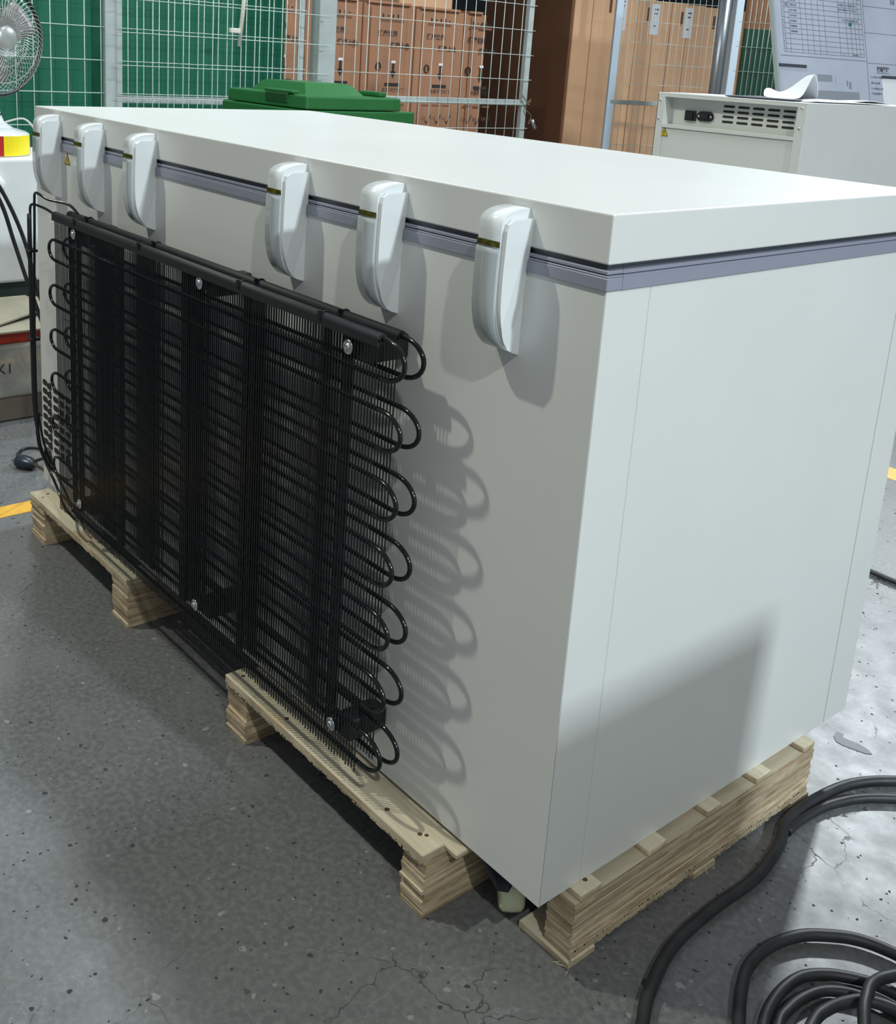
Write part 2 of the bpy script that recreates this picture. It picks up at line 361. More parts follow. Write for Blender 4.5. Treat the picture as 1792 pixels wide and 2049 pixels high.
# hinges
def make_hinge(xr):
    w = .051; xl = xr - w; d = .051
    up = crom([(0, -.0, 1.1085), (0, -.018, 1.1075), (0, -.036, 1.1035), (0, -.047, 1.0965), (0, -d, 1.086), (0, -d, 1.070)], 4)
    dn = crom([(0, -.0515, 1.056), (0, -.0525, 1.02), (0, -.052, .985), (0, -.049, .962), (0, -.043, .943), (0, -.033, .928), (0, -.018, .916), (0, 0, .9095)], 4)
    # housing body
    h = MB(); h.prism([(xl + .001, p.y + (.0012 if p.z < 1.066 else 0), p.z) for p in up + dn], (w - .009, 0, 0), 0)
    for f in h.bm.faces:
        if len(f.verts) == 4: f.smooth = True
    hinge = h.build('hinge_housing', MT['white'], fz)
    # side wedge: flat bright upper triangle, lower half falls back
    s = MB(); xo = xr - .0085; k = [p for p in dn if p.z < 1.04]
    ring = [(xr, 0, 1.096), (xr, -.038, 1.0945), (xr, -.0455, 1.0895), (xr, -.0485, 1.081)] + [(xr, p.y * .955, p.z + .001) for p in k]
    n = len(ring); j = min(range(4, n), key=lambda i: abs(ring[i][2] - .955)); fa_, fb_ = Vector((0, 1.096)), Vector(ring[j][1:]); fd = (fb_ - fa_).normalized(); fn_ = Vector((fd.y, -fd.x)); fn_ = fn_ if fn_.dot(Vector((0, .91)) - fa_) > 0 else -fn_
    ring = [(x - (.26 * max(0, fn_.dot(Vector((y_, z_)) - fa_)) if i > j else 0), y_, z_) for i, (x, y_, z_) in enumerate(ring)]
    v1 = [s.bm.verts.new(p) for p in ring]; v0 = [s.bm.verts.new((xo, p[1], p[2])) for p in ring]
    s.bm.faces.new(v1[:j + 1]); s.bm.faces.new([v1[0]] + v1[j:]); s.bm.faces.new(v0[::-1])
    for i in range(n): s.bm.faces.new((v0[i], v0[(i + 1) % n], v1[(i + 1) % n], v1[i]))
    s.build('side_wedge', MT['white'], hinge)
    # grey front cover following the curve
    f = MB(); fp = [p for p in dn if p.z > .9165]
    ra = [f.bm.verts.new((xl, p.y - .0012, p.z)) for p in fp]; rb_ = [f.bm.verts.new((xr - .0095, p.y - .0012, p.z)) for p in fp]
    rc_ = [f.bm.verts.new((xl, p.y + .006, p.z + .002)) for p in fp]; rd_ = [f.bm.verts.new((xr - .0095, p.y + .006, p.z + .002)) for p in fp]
    for i in range(len(fp) - 1):
        q = f.bm.faces.new((ra[i], rb_[i], rb_[i + 1], ra[i + 1])); q.smooth = True
        f.bm.faces.new((ra[i], ra[i + 1], rc_[i + 1], rc_[i])); f.bm.faces.new((rb_[i], rd_[i], rd_[i + 1], rb_[i + 1]))
    f.bm.faces.new((ra[0], rc_[0], rd_[0], rb_[0])); f.bm.faces.new((ra[-1], rb_[-1], rd_[-1], rc_[-1]))
    f.build('front_cover', MT['greyplastic'], hinge)
    t = MB(); t.box((xl + .0005, -.0523, 1.0585), (xr - .0095, -.046, 1.0665)); t.build('window_strip', MT['olive'], hinge)
    return hinge
for xr in (-1.683, -1.438, -1.187, -.639, -.385, -.128): make_hinge(xr)

# condenser coil
coil = thing('coil', 'x', 'x'); del coil['label']; del coil['category']; coil.name = 'condenser_coil'; coil.parent = fz; coil.matrix_parent_inverse = pinv(fz); coil.location = (-.9, -.06, .55)
ZC = .868; RR, RL = .0295, .0238
def serp(y, xl, xr):
    pts = []; n = 14; z = ZC + RR; dirn = 1
    for i in range(n):
        r, ex = (RR, .045) if dirn > 0 else (RL, .036)
        po, pex = (RL, .036) if dirn > 0 else (RR, .045)
        a_ = (xl + pex) if dirn > 0 else (xr - pex); b_ = (xr - ex) if dirn > 0 else (xl + ex)
        if i == 0: a_ = -1.53
        if i == n - 1: b_ = -1.45
        for k in range(7): pts.append((a_ + (b_ - a_) * k / 6, y, z))
        if i < n - 1:
            for k in range(1, 14):
                t = math.pi * k / 14; pts.append((b_ + dirn * ex * math.sin(t), y, z - r + r * math.cos(t)))
        z -= 2 * r; dirn = -dirn
    return pts
for y, xr, xl in ((-.05, -.269, -1.562), (-.085, -.269, -1.562)):
    MB().tube(serp(y, xl, xr), .0038, 10).build('serpentine_tube', MT['tube'], coil)
    for sgn in (-1,):
        mb = MB(); x = -1.512 if y < -.06 else -1.518; x1 = -.325 if y < -.06 else -.322; zb = .182 if y < -.06 else .190
        while x < x1:
            yy = y + sgn * .0045; r = .00085; j = random.uniform(-.0004, .0004)
            mb.box((x + j - r, yy - r, zb + random.uniform(-.002, .002)), (x + j + r, yy + r, .894)); x += .0076
        mb.build('fin_wires', MT['black'], coil, kind='stuff')
# sleeves over the top tubes
for y in (-.05, -.085):
    mb = MB(); mb.tube([(-1.522, y, .897), (-.321, y, .897)], .0085, 12); mb.box((-1.522, y - .0085, .8855), (-.321, y - .0055, .897)); sl = mb.build('foam_sleeve', MT['blackfoam'], coil)
    for x in ((-1.396, -1.082, -.705, -.464) if y < -.06 else (-1.411, -1.087, -.703, -.459)):
        t = MB(); t.tube([(x, y + math.cos(a) * .0098, .897 + math.sin(a) * .0098) for a in [k * math.pi / 6 for k in range(12)]], .0016, 5, closed=True)
        t.box((x - .003, y - .012, .902), (x + .003, y - .007, .909)); t.build('cable_tie', MT['black'], sl)
# vertical support straps between the layers
for x0, x1, y in ((-1.235, -1.210, -.069), (-.940, -.920, -.069), (-.722, -.705, -.069), (-.432, -.414, -.069), (-1.438, -1.428, -.069)):
    MB().box((x0, y - .004, .20), (x1, y + .004, .89)).build('support_strap', MT['black'], coil)
for x, z in ((-.394, .868), (-.391, .231), (-.843, .875), (-.844, .234), (-1.406, .872), (-1.394, .238)):
    b = MB(); b.box((x + .004, -.080, z - .020), (x + .036, -.002, z + .018), .003); b.box((x - .010, -.0875, z - .012), (x + .012, -.002, z + .012), .003)
    bo = b.build('coil_bracket', MT['blackplastic'], coil)
    s = MB(); s.lathe([(0, 0), (.0115, 0), (.0115, .0010), (.0105, .0014), (.0055, .0014), (.0055, .0042), (.0045, .0048), (.0025, .0048), (.002, .0035), (0, .0035)], (x, -.091, z), (0, -1, 0), 20); s.build('screw', MT['steel'], bo)
# refrigerant lines running down the left edge
def line(pts, r, name, par, m='tube', n=8): return MB().tube(crom(pts, 8), r, n).build(name, MT[m], par)
line([(-1.522, -.085, .897), (-1.56, -.09, .905), (-1.60, -.10, .910), (-1.622, -.103, .905), (-1.627, -.103, .88), (-1.628, -.103, .80), (-1.628, -.103, .6), (-1.628, -.1, .4), (-1.62, -.1, .32), (-1.60, -.09, .27), (-1.56, -.08, .22), (-1.50, -.085, .19), (-1.44, -.085, .180)], .0032, 'refrigerant_line', coil)
line([(-1.46, -.05, .897), (-1.50, -.06, .922), (-1.545, -.09, .929), (-1.575, -.1, .938), (-1.600, -.1, .937), (-1.606, -.1, .92), (-1.61, -.1, .85), (-1.618, -.103, .6), (-1.618, -.1, .35), (-1.61, -.08, .26), (-1.60, -.04, .215), (-1.64, -.008, .195)], .0032, 'refrigerant_line', coil)
line([(-1.628, -.105, .885), (-1.629, -.105, .7), (-1.629, -.104, .44), (-1.624, -.1, .36)], .0055, 'line_insulation', coil, 'blackfoam')
line([(-1.615, -.1, .40), (-1.61, -.09, .32), (-1.60, -.07, .25), (-1.55, -.06, .2), (-1.50, -.06, .17), (-1.45, -.06, .16)], .003, 'refrigerant_line', coil)
for z in (.80, .585):
    MB().box((-1.636, -.113, z - .003), (-1.606, -.094, z + .003), .001).build('cable_tie', MT['black'], coil)
# thin stray wires
for pts in ([(-1.57, -.05, .64), (-1.60, -.01, .61), (-1.615, -.004, .58), (-1.60, -.004, .55), (-1.58, -.01, .52)], [(-1.6, -.01, .40), (-1.63, -.003, .38), (-1.64, -.003, .34)]):
    line(pts, .0008, 'stray_wire', coil, 'black', 5)
# access panel with vents on the back
ap = MB(); cr_ = [(-1.775 + .03 - .03 * math.cos(t), .845 - .03 + .03 * math.sin(t)) for t in [k * math.pi / 16 for k in range(9)]]
ap.prism([(x, -.0045, z) for x, z in [(-1.775, .15)] + cr_ + [(-1.15, .845), (-1.15, .15)]], (0, .005, 0), 1, .003)
ap.prism([(x + .006, -.0005, z) for x, z in []] or [(-1.786, -.0006, .145), (-1.786, -.0006, .852), (-1.14, -.0006, .852), (-1.14, -.0006, .145)], (0, .0006, 0), 1); acc = ap.build('access_panel', MT['cream'], fz)
def capsule(mb, x, z, hw, hh, y0, y1, n=6):
    pts = []
    for s_, cx in ((1, x + hw - hh), (-1, x - hw + hh)):
        for k in range(n + 1):
            a = -math.pi / 2 + math.pi * k / n; pts.append((cx + s_ * math.cos(a) * hh, y0, z + s_ * math.sin(a) * hh))
    mb.prism(pts, (0, y1 - y0, 0), 1)
me = None
for r in range(8):
    for c in range(5):
        x = -1.826 + c * .0405; z = .401 - r * .0236 + c * -.0005
        if me is None:
            q = MB(); capsule(q, 0, 0, .0158, .0076, -.0052, .001); o = q.build('vent_slot', MT['slot'], fz); o.location = (x, .0042, z); me = o.data
        else: part('vent_slot', me, fz, (x, .0042 if c < 1 else 0, z))
MB().lathe([(0, -.001), (.021, -.001), (.024, .002), (.024, .006), (.017, .008), (.016, .002), (0, .002)], (-1.811, 0, .198), (0, -1, 0), 24).build('cable_grommet', MT['blackplastic'], fz)
for x in (-1.822, -1.788):
    q = MB(); capsule(q, x, .166, .012, .003, -.0022, .001); q.build('vent_slot', MT['slot'], fz)
def warning(org, ux, n, hgt, par):
    ux = Vector(ux); n = Vector(n); up = Vector((0, 0, 1)); o = Vector(org); h = hgt
    def tri(s, lift): return [o + ux * (-.55 * h * s) + up * (-.33 * h * s) + n * lift, o + ux * (.55 * h * s) + up * (-.33 * h * s) + n * lift, o + up * (.62 * h * s) + n * lift]
    a = MB().prism(tri(1, 0), n * .0008, 0).build('warning_sticker', MT['ink'], par)
    MB().prism(tri(.84, .0008), n * .0003, 0).build('sticker_field', MT['yellow'], a)
    z = MB(); P = lambda x, y: o + ux * x * h + up * y * h + n * .0011
    z.prism([P(.02, .3), P(.10, .3), P(.03, .08), P(.10, .08), P(-.04, -.24), P(0.0, .0), P(-.08, .0)], n * .0003, 0).build('lightning_symbol', MT['ink'], a)
warning((-1.652, -.0002, 1.005), (1, 0, 0), (0, -1, 0), .03, fz)
# power cord and plug
cord = thing('power_cord', 'black mains cord with round plug lying on floor at freezer\'s left end', 'power cord', (-2.2, .1, 0))
MB().tube(crom([(-1.811, -.009, .195), (-1.835, -.03, .18), (-1.88, -.01, .15), (-1.95, .05, .09), (-2.04, .10, .03), (-2.12, .14, .006), (-2.22, .185, .006), (-2.32, .195, .006), (-2.375, .150, .006), (-2.34, .105, .008), (-2.27, .085, .014), (-2.18, .085, .012), (-2.12, .05, .006), (-2.06, -.01, .006)][:11], 8), .0045, 8).build('cord', MT['rubber'], cord)
pl = MB(); pl.lathe([(0, -.038), (.010, -.036), (.014, -.03), (.020, -.012), (.021, .008), (.017, .018), (0, .019)], (0, 0, 0), (1, 0, 0), 20)
pl.xf(Matrix.Translation((-2.235, .085, .0175)) @ Matrix.Rotation(math.radians(-155), 4, 'Z') @ Matrix.Scale(.8, 4, (0, 0, 1)) @ Matrix.Scale(1.25, 4)); plug = pl.build('plug_body', MT['bluegrey'], cord)
for s in (-.009, .009):
    q = MB(); q.tube([(.02, s, 0), (.042, s, 0)], .0024, 8); q.xf(Matrix.Translation((-2.235, .085, .0175)) @ Matrix.Rotation(math.radians(-155), 4, 'Z')); q.build('plug_pin', MT['steel'], plug)
# caster under near corner
cs = MB(); cs.lathe([(0, -.019), (.024, -.019), (.029, -.014), (.030, 0), (.029, .014), (.024, .019), (0, .019)], (-.112, .068, .030), (.626, .778, 0), 28)
ca = MB(); ca.box((-.15, .04, .108), (-.075, .11, .12), .002); caster = ca.build('caster', MT['blackplastic'], fz)
cs.build('caster_wheel', MT['caster'], caster)
MB().obox((-.112, .068, .030), Vector((.626, .778, 0)).normalized(), Vector((-.778, .626, 0)).normalized(), Vector((0, 0, 1)), (-.026, -.012, .03), (-.021, .03, .11)).obox((-.112, .068, .030), Vector((.626, .778, 0)).normalized(), Vector((-.778, .626, 0)).normalized(), Vector((0, 0, 1)), (.021, -.012, .03), (.026, .03, .11)).build('caster_fork', MT['bluegrey'], caster)
q = MB(); q.prism([(-.160, .030, .088), (-.098, .018, .066), (-.084, .030, .066), (-.090, .062, .090), (-.140, .07, .104)], (0, 0, .012), 2, .002); q.build('brake_pedal', MT['bluegrey'], caster)
for (x, y) in ((-.1, .78), (-1.63, .78), (-1.63, .04)):
    c2 = MB(); c2.box((x - .035, y - .035, .108), (x + .035, y + .035, .12), .002); c_ = c2.build('caster', MT['blackplastic'], fz)
    MB().lathe([(0, -.016), (.028, -.014), (.030, 0), (.028, .014), (0, .016)], (x, y, .030), (1, 0, 0), 20).box((x - .022, y - .02, .03), (x - .018, y + .02, .11)).box((x + .018, y - .02, .03), (x + .022, y + .02, .11)).build('caster_wheel', MT['caster'], c_)

# ---------------------------------------------------------------- plywood pallets
def stack(x0, x1, y0, y1, z0, z1, n, parent, name='stringer', jx=.0015, jy=.003):
    st = bpy.data.objects.new(name, None); C.objects.link(st); st.parent = parent; st.matrix_parent_inverse = pinv(parent); st.location = ((x0 + x1) / 2, y0, z0)
    hs = [random.uniform(.75, 1.25) for _ in range(n)]; t = sum(hs); z = z0
    for h in hs:
        dz = h / t * (z1 - z0); a = random.uniform(-jx, jx); b = random.uniform(-jx, jx); c = random.uniform(-jy, jy)
        m = MB(); m.box((x0 + a, y0 + c, z + .0004), (x1 + b, y1, z + dz - .0004), jit=.0005); m.build('plywood_layer', MT['plyY'], st); z += dz
    return st
def deck(x0, x1, y0, y1, z0, z1, parent, name='deck_board', m='plyX', ragged=False):
    d = MB(); d.box((x0, y0, z0), (x1, y1, z1), .0015)
    if ragged:
        k = int((x1 - x0) / .008)
        for i in range(k):
            x = x0 + i * .008; h = random.uniform(.0005, .004)
            d.box((x, y0 + .0004, z0 - h), (x + random.uniform(.006, .012), y0 + .006, z0 + .002))
    return d.build(name, MT[m], parent)
def knots(parent, pts):
    for x, y, r, z in pts: MB().lathe([(0, .0006), (r * .6, .0007), (r, .0002), (r, -.001)], (x, y, z), (0, 0, 1), 12).build('nail_hole', MT['knot'], parent)
def ragged_bits(parent, pts):
    for a, b in pts: MB().tube([a, b], [.0009, .0003], 4).build('splinter', MT['plyX'], parent)
PA = thing('plywood_pallet', 'plywood pallet with laminated blocks under the freezer\'s left end beside yellow line', 'pallet', (-1.5, .3, 0), 'plywood pallets under the freezer')
stack(-1.781, -1.692, -.062, .72, 0, .104, 11, PA); stack(-1.279, -1.200, -.062, .72, 0, .104, 12, PA)
d1 = deck(-1.781, -1.202, -.066, -.012, .104, .1195, PA, ragged=True)
for y in (.15, .35, .55): deck(-1.781, -1.202, y, y + .06, .104, .1195, PA)
knots(d1, [(-1.745, -.03, .004, .1195), (-1.73, -.05, .003, .1195), (-1.66, -.022, .005, .1195), (-1.22, -.022, .004, .1195)])
PB = thing('plywood_pallet', 'plywood pallet with laminated blocks under middle of the freezer, nearest block at lower centre', 'pallet', (-.47, .3, 0), 'plywood pallets under the freezer')
stack(-.762, -.692, -.062, .72, 0, .104, 11, PB, jx=.002, jy=.003); stack(-.229, -.175, -.062, .72, 0, .104, 15, PB, jx=.0014, jy=.003)
d2 = deck(-.760, -.1735, -.070, -.024, .104, .1195, PB, ragged=True)
deck(-.760, -.152, -.019, .03, .1015, .1105, PB)
for y in (.2, .4, .6): deck(-.76, -.175, y, y + .06, .104, .1195, PB)
knots(d2, [(-.735, -.045, .004, .1195), (-.722, -.03, .003, .1195), (-.575, -.05, .004, .1195), (-.285, -.05, .0045, .1195), (-.212, -.043, .004, .1195), (-.204, -.036, .0035, .1195)])
PC = thing('plywood_pallet', 'plywood pallet under the freezer\'s right end, long laminated side and splintered bottom board', 'pallet', (0, .35, 0), 'plywood pallets under the freezer')
stack(-.030, .020, .058, .712, .012, .108, 14, PC, jx=.0014, jy=.002)
for a, b in ((.068, .116), (.226, .272), (.380, .420), (.523, .568), (.674, .712)):
    q = MB(); q.box((-.055, a, .108), (.0215, b, .1195), .003, 2); dd = q.build('deck_board', MT['plyX'], PC)
    if a < .1: knots(dd, [(.002, .098, .004, .1195)])
for a, b in ((.052, .112), (.36, .42), (.655, .714)):
    q = MB(); q.box((-.165 if a > .1 else -.076, a, 0), (.024, b, .0105), jit=.001); q.build('bottom_board', MT['plyX'], PC)
rb = MB()
for i in range(90):
    y = .06 + i * .0072; h = random.uniform(0, .004); rb.box((.0195, y, .0115 - h), (.0208, y + random.uniform(.006, .011), .0225 + random.uniform(0, .002)))
rb.build('ragged_veneer', MT['plyX'], PC)
ragged_bits(PC, [((.020, .058, .055), (.026, .050, .062)), ((.024, .056, .012), (.030, .052, .030)), ((.026, .052, .004), (.030, .040, .002)), ((.022, .05, .006), (.012, .038, .012)), ((.024, .39, .01), (.034, .385, .004)), ((0.01, .052, .004), (.0, .042, .001))])

# ---------------------------------------------------------------- cables on the floor, lower right
def cable(name, pts, r, label, par=None, closed=False):
    o = MB().tube(crom(pts, 10, closed), r, 12, closed).build(name, MT['rubber'], par); return tag(o, label, 'cable', 'black cables on the floor at right')
z = .0125
cable('floor_cable', [(.50, -.9, z), (.36, -.35, z), (.26, -.13, z), (.205, -.02, z), (.155, .058, z), (.126, .112, z), (.096, .205, z), (.088, .32, z), (.090, .432, z), (.072, .535, z), (.046, .604, z), (.042, .692, z), (.060, .802, z), (.110, .890, z), (.2, .98, z), (.4, 1.05, z), (.9, 1.1, z), (2.2, 1.0, z)], .0098, 'thick black cable curving along the right pallet to the right edge')
cable('floor_cable', [(.058, .585, .009), (.056, .64, .009), (.066, .72, .009), (.10, .80, .009), (.17, .875, .009), (.3, .94, .009), (.5, 1.0, .009), (.9, 1.04, .009), (2.2, .93, .009)], .0085, 'thinner black cable splitting from the thick one beside the pallet\'s far corner')
coilp = [
 ([(.42, -.10, .013), (.298, .07, .013), (.234, .17, .013), (.201, .228, .013), (.185, .273, .013), (.184, .329, .013), (.2, .385, .013), (.228, .425, .013), (.26, .455, .013), (.307, .475, .013), (.369, .484, .013), (.47, .47, .013), (.58, .40, .013), (.66, .24, .013), (.64, .04, .013), (.54, -.10, .013)], .0092, 'outermost loop of the black cable coil at lower right'),
 ([(.33, .06, .011), (.286, .141, .011), (.254, .2, .011), (.242, .24, .011), (.238, .282, .011), (.243, .32, .011), (.261, .352, .011), (.286, .377, .011), (.314, .396, .011), (.342, .405, .011), (.388, .412, .011), (.46, .40, .011), (.54, .31, .011), (.54, .16, .011), (.44, .05, .011)], .0084, 'second loop of the black cable coil, just inside the outermost'),
 ([(.352, .07, .011), (.306, .140, .011), (.268, .215, .011), (.262, .25, .011), (.264, .286, .011), (.274, .320, .011), (.293, .345, .011), (.318, .362, .011), (.349, .371, .011), (.391, .375, .011), (.45, .355, .011), (.51, .27, .011), (.50, .15, .011), (.43, .07, .011)], .0076, 'third loop of the black cable coil, hugging the second'),
 ([(.345, .10, .020), (.317, .183, .026), (.3, .249, .026), (.301, .282, .026), (.311, .312, .028), (.327, .337, .030), (.359, .355, .032), (.391, .360, .032), (.44, .33, .028), (.475, .24, .026), (.45, .14, .026)], .0085, 'inner small loop of the black cable coil near bottom edge'),
 ([(.40, .20, .034), (.375, .244, .040), (.345, .294, .046), (.333, .323, .046), (.324, .353, .042), (.323, .38, .036), (.328, .4, .034), (.338, .418, .034), (.362, .436, .036), (.42, .44, .034)], .0085, 'black cable crossing over the coil loops near right edge'),
]
for k, (pts, r, lab) in enumerate(coilp): cable('coiled_cable', pts, r, lab, closed=k < 4)
cable('floor_cable', [(-1.0, 1.722, .01), (-.6, 1.714, .01), (-.376, 1.712, .01), (-.301, 1.71, .01), (-.1, 1.715, .01), (.6, 1.70, .01), (2.6, 1.8, .01)], .008, 'thin black cable lying on floor beyond the freezer\'s right end')

# ---------------------------------------------------------------- wire mesh cage fence
XF = -5.2
ZL = [.054 + .187 * k for k in range(12)]
def wires(parent, x, ys, zs, y0, y1, z0, z1, r=.0026, m='meshw'):
    for yv in ys: MB().tube([(x, yv, z0), (x, yv, z1)], r, 5).build('vertical_wire', MT[m], parent)
    for zv in zs: MB().tube([(x + .005, y0, zv), (x + .005, y1, zv)], r, 5).build('horizontal_wire', MT[m], parent)
fa = thing('mesh_fence_panel', 'white welded mesh fence panel in front of green sheet, left of the gate', 'fence', (XF, .6, 0), 'mesh cage panels')
MB().box((XF - .02, 1.690, 0), (XF + .02, 1.758, 2.1), .003).build('end_post', MT['meshframe'], fa)
wires(fa, XF, [1.672 - .1 * k for k in range(16)], ZL[1:], .1, 1.70, .05, 2.05)
fb = thing('mesh_gate', 'white mesh gate of double crossed wires in front of green sheet behind the bin', 'gate', (XF, 2.4, 0), 'mesh cage panels')
MB().box((XF - .015, 3.045, 0), (XF + .015, 3.083, 2.1), .003).build('gate_stile', MT['meshframe'], fb)
MB().box((XF - .012, 1.762, 0), (XF + .012, 1.80, 2.1), .003).build('gate_stile', MT['meshframe'], fb)
MB().box((XF - .012, 1.80, .935), (XF + .012, 3.045, .978), .003).build('gate_rail', MT['meshframe'], fb)
wires(fb, XF + .018, [1.832 + .1005 * k for k in range(13)], ZL[1:], 1.77, 3.09, .05, 2.05)
wires(fb, XF + .075, [1.862 + .1005 * k for k in range(13)], [v - .022 for v in ZL[1:]], 1.72, 3.25, .05, 2.05)
fc = thing('mesh_fence_panel', 'light grey mesh fence panel with mid rail in front of printed cartons', 'fence', (XF, 4.2, 0), 'mesh cage panels')
MB().box((XF - .05, 3.175, 0), (XF + .05, 3.315, 2.3), .004).build('corner_post', MT['meshframe'], fc)
MB().box((XF - .02, 5.165, 0), (XF + .02, 5.222, 2.1), .003).build('end_post', MT['meshframe'], fc)
MB().box((XF - .02, 3.315, .978), (XF + .015, 5.165, 1.022), .003).build('mid_rail', MT['meshframe'], fc)
wires(fc, XF + .024, [3.40 + .0995 * k for k in range(18)], ZL[1:], 3.3, 5.24, .05, 2.05, m='meshw')
st = thing('string_with_padlock', 'brown string and small steel padlock tied to the grey fence end post', 'padlock', (XF + .03, 5.19, .95))
MB().tube(crom([(XF + .03, 5.15, 1.06), (XF + .04, 5.22, 1.0), (XF + .03, 5.25, 1.03), (XF + .03, 5.20, .96), (XF + .04, 5.26, .90), (XF + .035, 5.24, .84), (XF + .035, 5.30, .86)], 5), .004, 5).build('string', MT['rope'], st)
MB().tube([(XF + .04, 5.275, .87), (XF + .04, 5.32, .80)], .014, 8).build('padlock_body', MT['steel'], st)
gs = MB().box((-5.44, -1.2, 0), (-5.41, 3.075, 2.3)).build('green_sheet', MT['greensheet']); tag(gs, 'bright green plastic sheet wall behind the white mesh fence', 'panel')
cd = thing('conduit_pipe', 'thin cream pipe hanging in front of the mesh gate with a small white clip', 'pipe', (-5.0, 2.45, 1.3))
MB().tube([(-5.0, 2.53, 1.75), (-5.0, 2.504, 1.574), (-5.0, 2.476, 1.30)], .013, 8).build('pipe', MT['pipewhite'], cd)
MB().box((-5.0, 2.40, 1.375), (-4.97, 2.47, 1.405), .004).build('clip', MT['pipewhite'], cd)

# printed cartons behind the fence
XB = -6.2
def fridge_carton(y0, y1, dz, label, yc):
    t = thing('printed_carton', label, 'box', (XB - .3, (y0 + y1) / 2, 0), 'printed cartons behind the mesh fence')
    MB().box((XB - .62, y0, 0), (XB, y1, 1.70 + dz), .004).build('carton_body', MT['card'], t)
    MB().box((XB - .02, y0 + .07, .05), (XB + .012, y1 - .10, 1.672 + dz), .003).build('front_flap', MT['card'], t)
    MB().box((XB - .60, y0 + .04, 1.700 + dz), (XB + .022, y1 - .06, 1.722 + dz), .004).build('carton_cap', MT['card'], t)
    for s in (y0 + .004, y1 - .008):
        pass
    xp = XB + .0125; U = (0, 1, 0); Z = (0, 0, 1)
    text_obj('健康世界', .052, (xp, yc - .02, 1.455), U, Z, MT['ink'], t, off=.0012)
    text_obj('健康上色', .052, (xp, yc + .115, 1.365), U, Z, MT['ink'], t, off=.0012)
    text_obj('此面可做大门', .038, (xp, yc + .05, 1.012), U, Z, MT['ink'], t, off=.0006)
    MB().box((xp - .001, yc + .075, 1.055), (xp + .001, yc + .235, 1.083)).build('printed_bar', MT['ink'], t)
    a = MB(); a.box((xp - .001, yc + .146, 1.17), (xp + .001, yc + .170, 1.24)); a.prism([(xp - .001, yc + .128, 1.175), (xp - .001, yc + .188, 1.175), (xp - .001, yc + .158, 1.118)], (.002, 0, 0), 0); a.build('printed_arrow', MT['ink'], t)
    MB().box((xp - .001, yc + .136, 1.242), (xp + .001, yc + .182, 1.262)).build('printed_label', MT['paper'], t)
    c = MB(); c.tube([(xp, yc + .0 + math.cos(k * math.pi / 8) * .026, 1.21 + math.sin(k * math.pi / 8) * .032) for k in range(16)], .006, 4, closed=True); c.build('printed_logo', MT['ink'], t)
    text_obj('CE', .04, (xp, yc - .02, 1.198), U, Z, MT['ink'], t, off=.001)
    for k, (yy, hh) in enumerate(((.06, .030), (.115, .012), (.165, .03), (.215, .034), (.26, .01))):
        MB().box((xp - .001, yc + yy - .04, 1.612 - hh / 2), (xp + .001, yc + yy - .025, 1.612 + hh / 2)).build('printed_symbol', MT['ink'], t)
    MB().box((xp - .001, yc - .01, 1.565), (xp + .0005, yc + .25, 1.585)).build('printed_line', MT['inkfaint'], t)
    for k in range(3):
        y = yc + .02 + k * .115
        q = MB(); q.tube([(xp, y, .78), (xp, y + .02, .755), (xp, y + .06, .83)], .005, 4); q.build('printed_tick', MT['ink'], t)
        text_obj('OK', .04, (xp, y - .05, .785), U, Z, MT['inkfaint'], t, off=.0005)
        MB().box((xp - .001, y - .05, .90), (xp + .0006, y + .045, .915)).build('printed_line', MT['inkfaint'], t)
fridge_carton(3.22, 3.76, 0.0, 'brown printed carton mostly hidden behind the thick grey corner post', 3.42)
fridge_carton(3.78, 4.325, 0.0, 'leftmost fully visible brown printed carton, right of the corner post', 3.96)
fridge_carton(4.335, 4.875, 0.0, 'brown printed carton in the middle, its top cap level under the dark gap', 4.50)
fridge_carton(4.885, 5.425, -.01, 'brown printed carton second from the dark carton side, black bar and arrow visible', 5.02)
fridge_carton(5.435, 5.69, -.01, 'narrow brown printed carton beside the dark shaded carton side', 5.50)
bt = tag(MB().box((-7.6, 5.35, 0), (-7.0, 6.0, 2.6), .01).build('tall_carton', MT['card2']), 'pale tall carton rising behind the printed cartons', 'box')

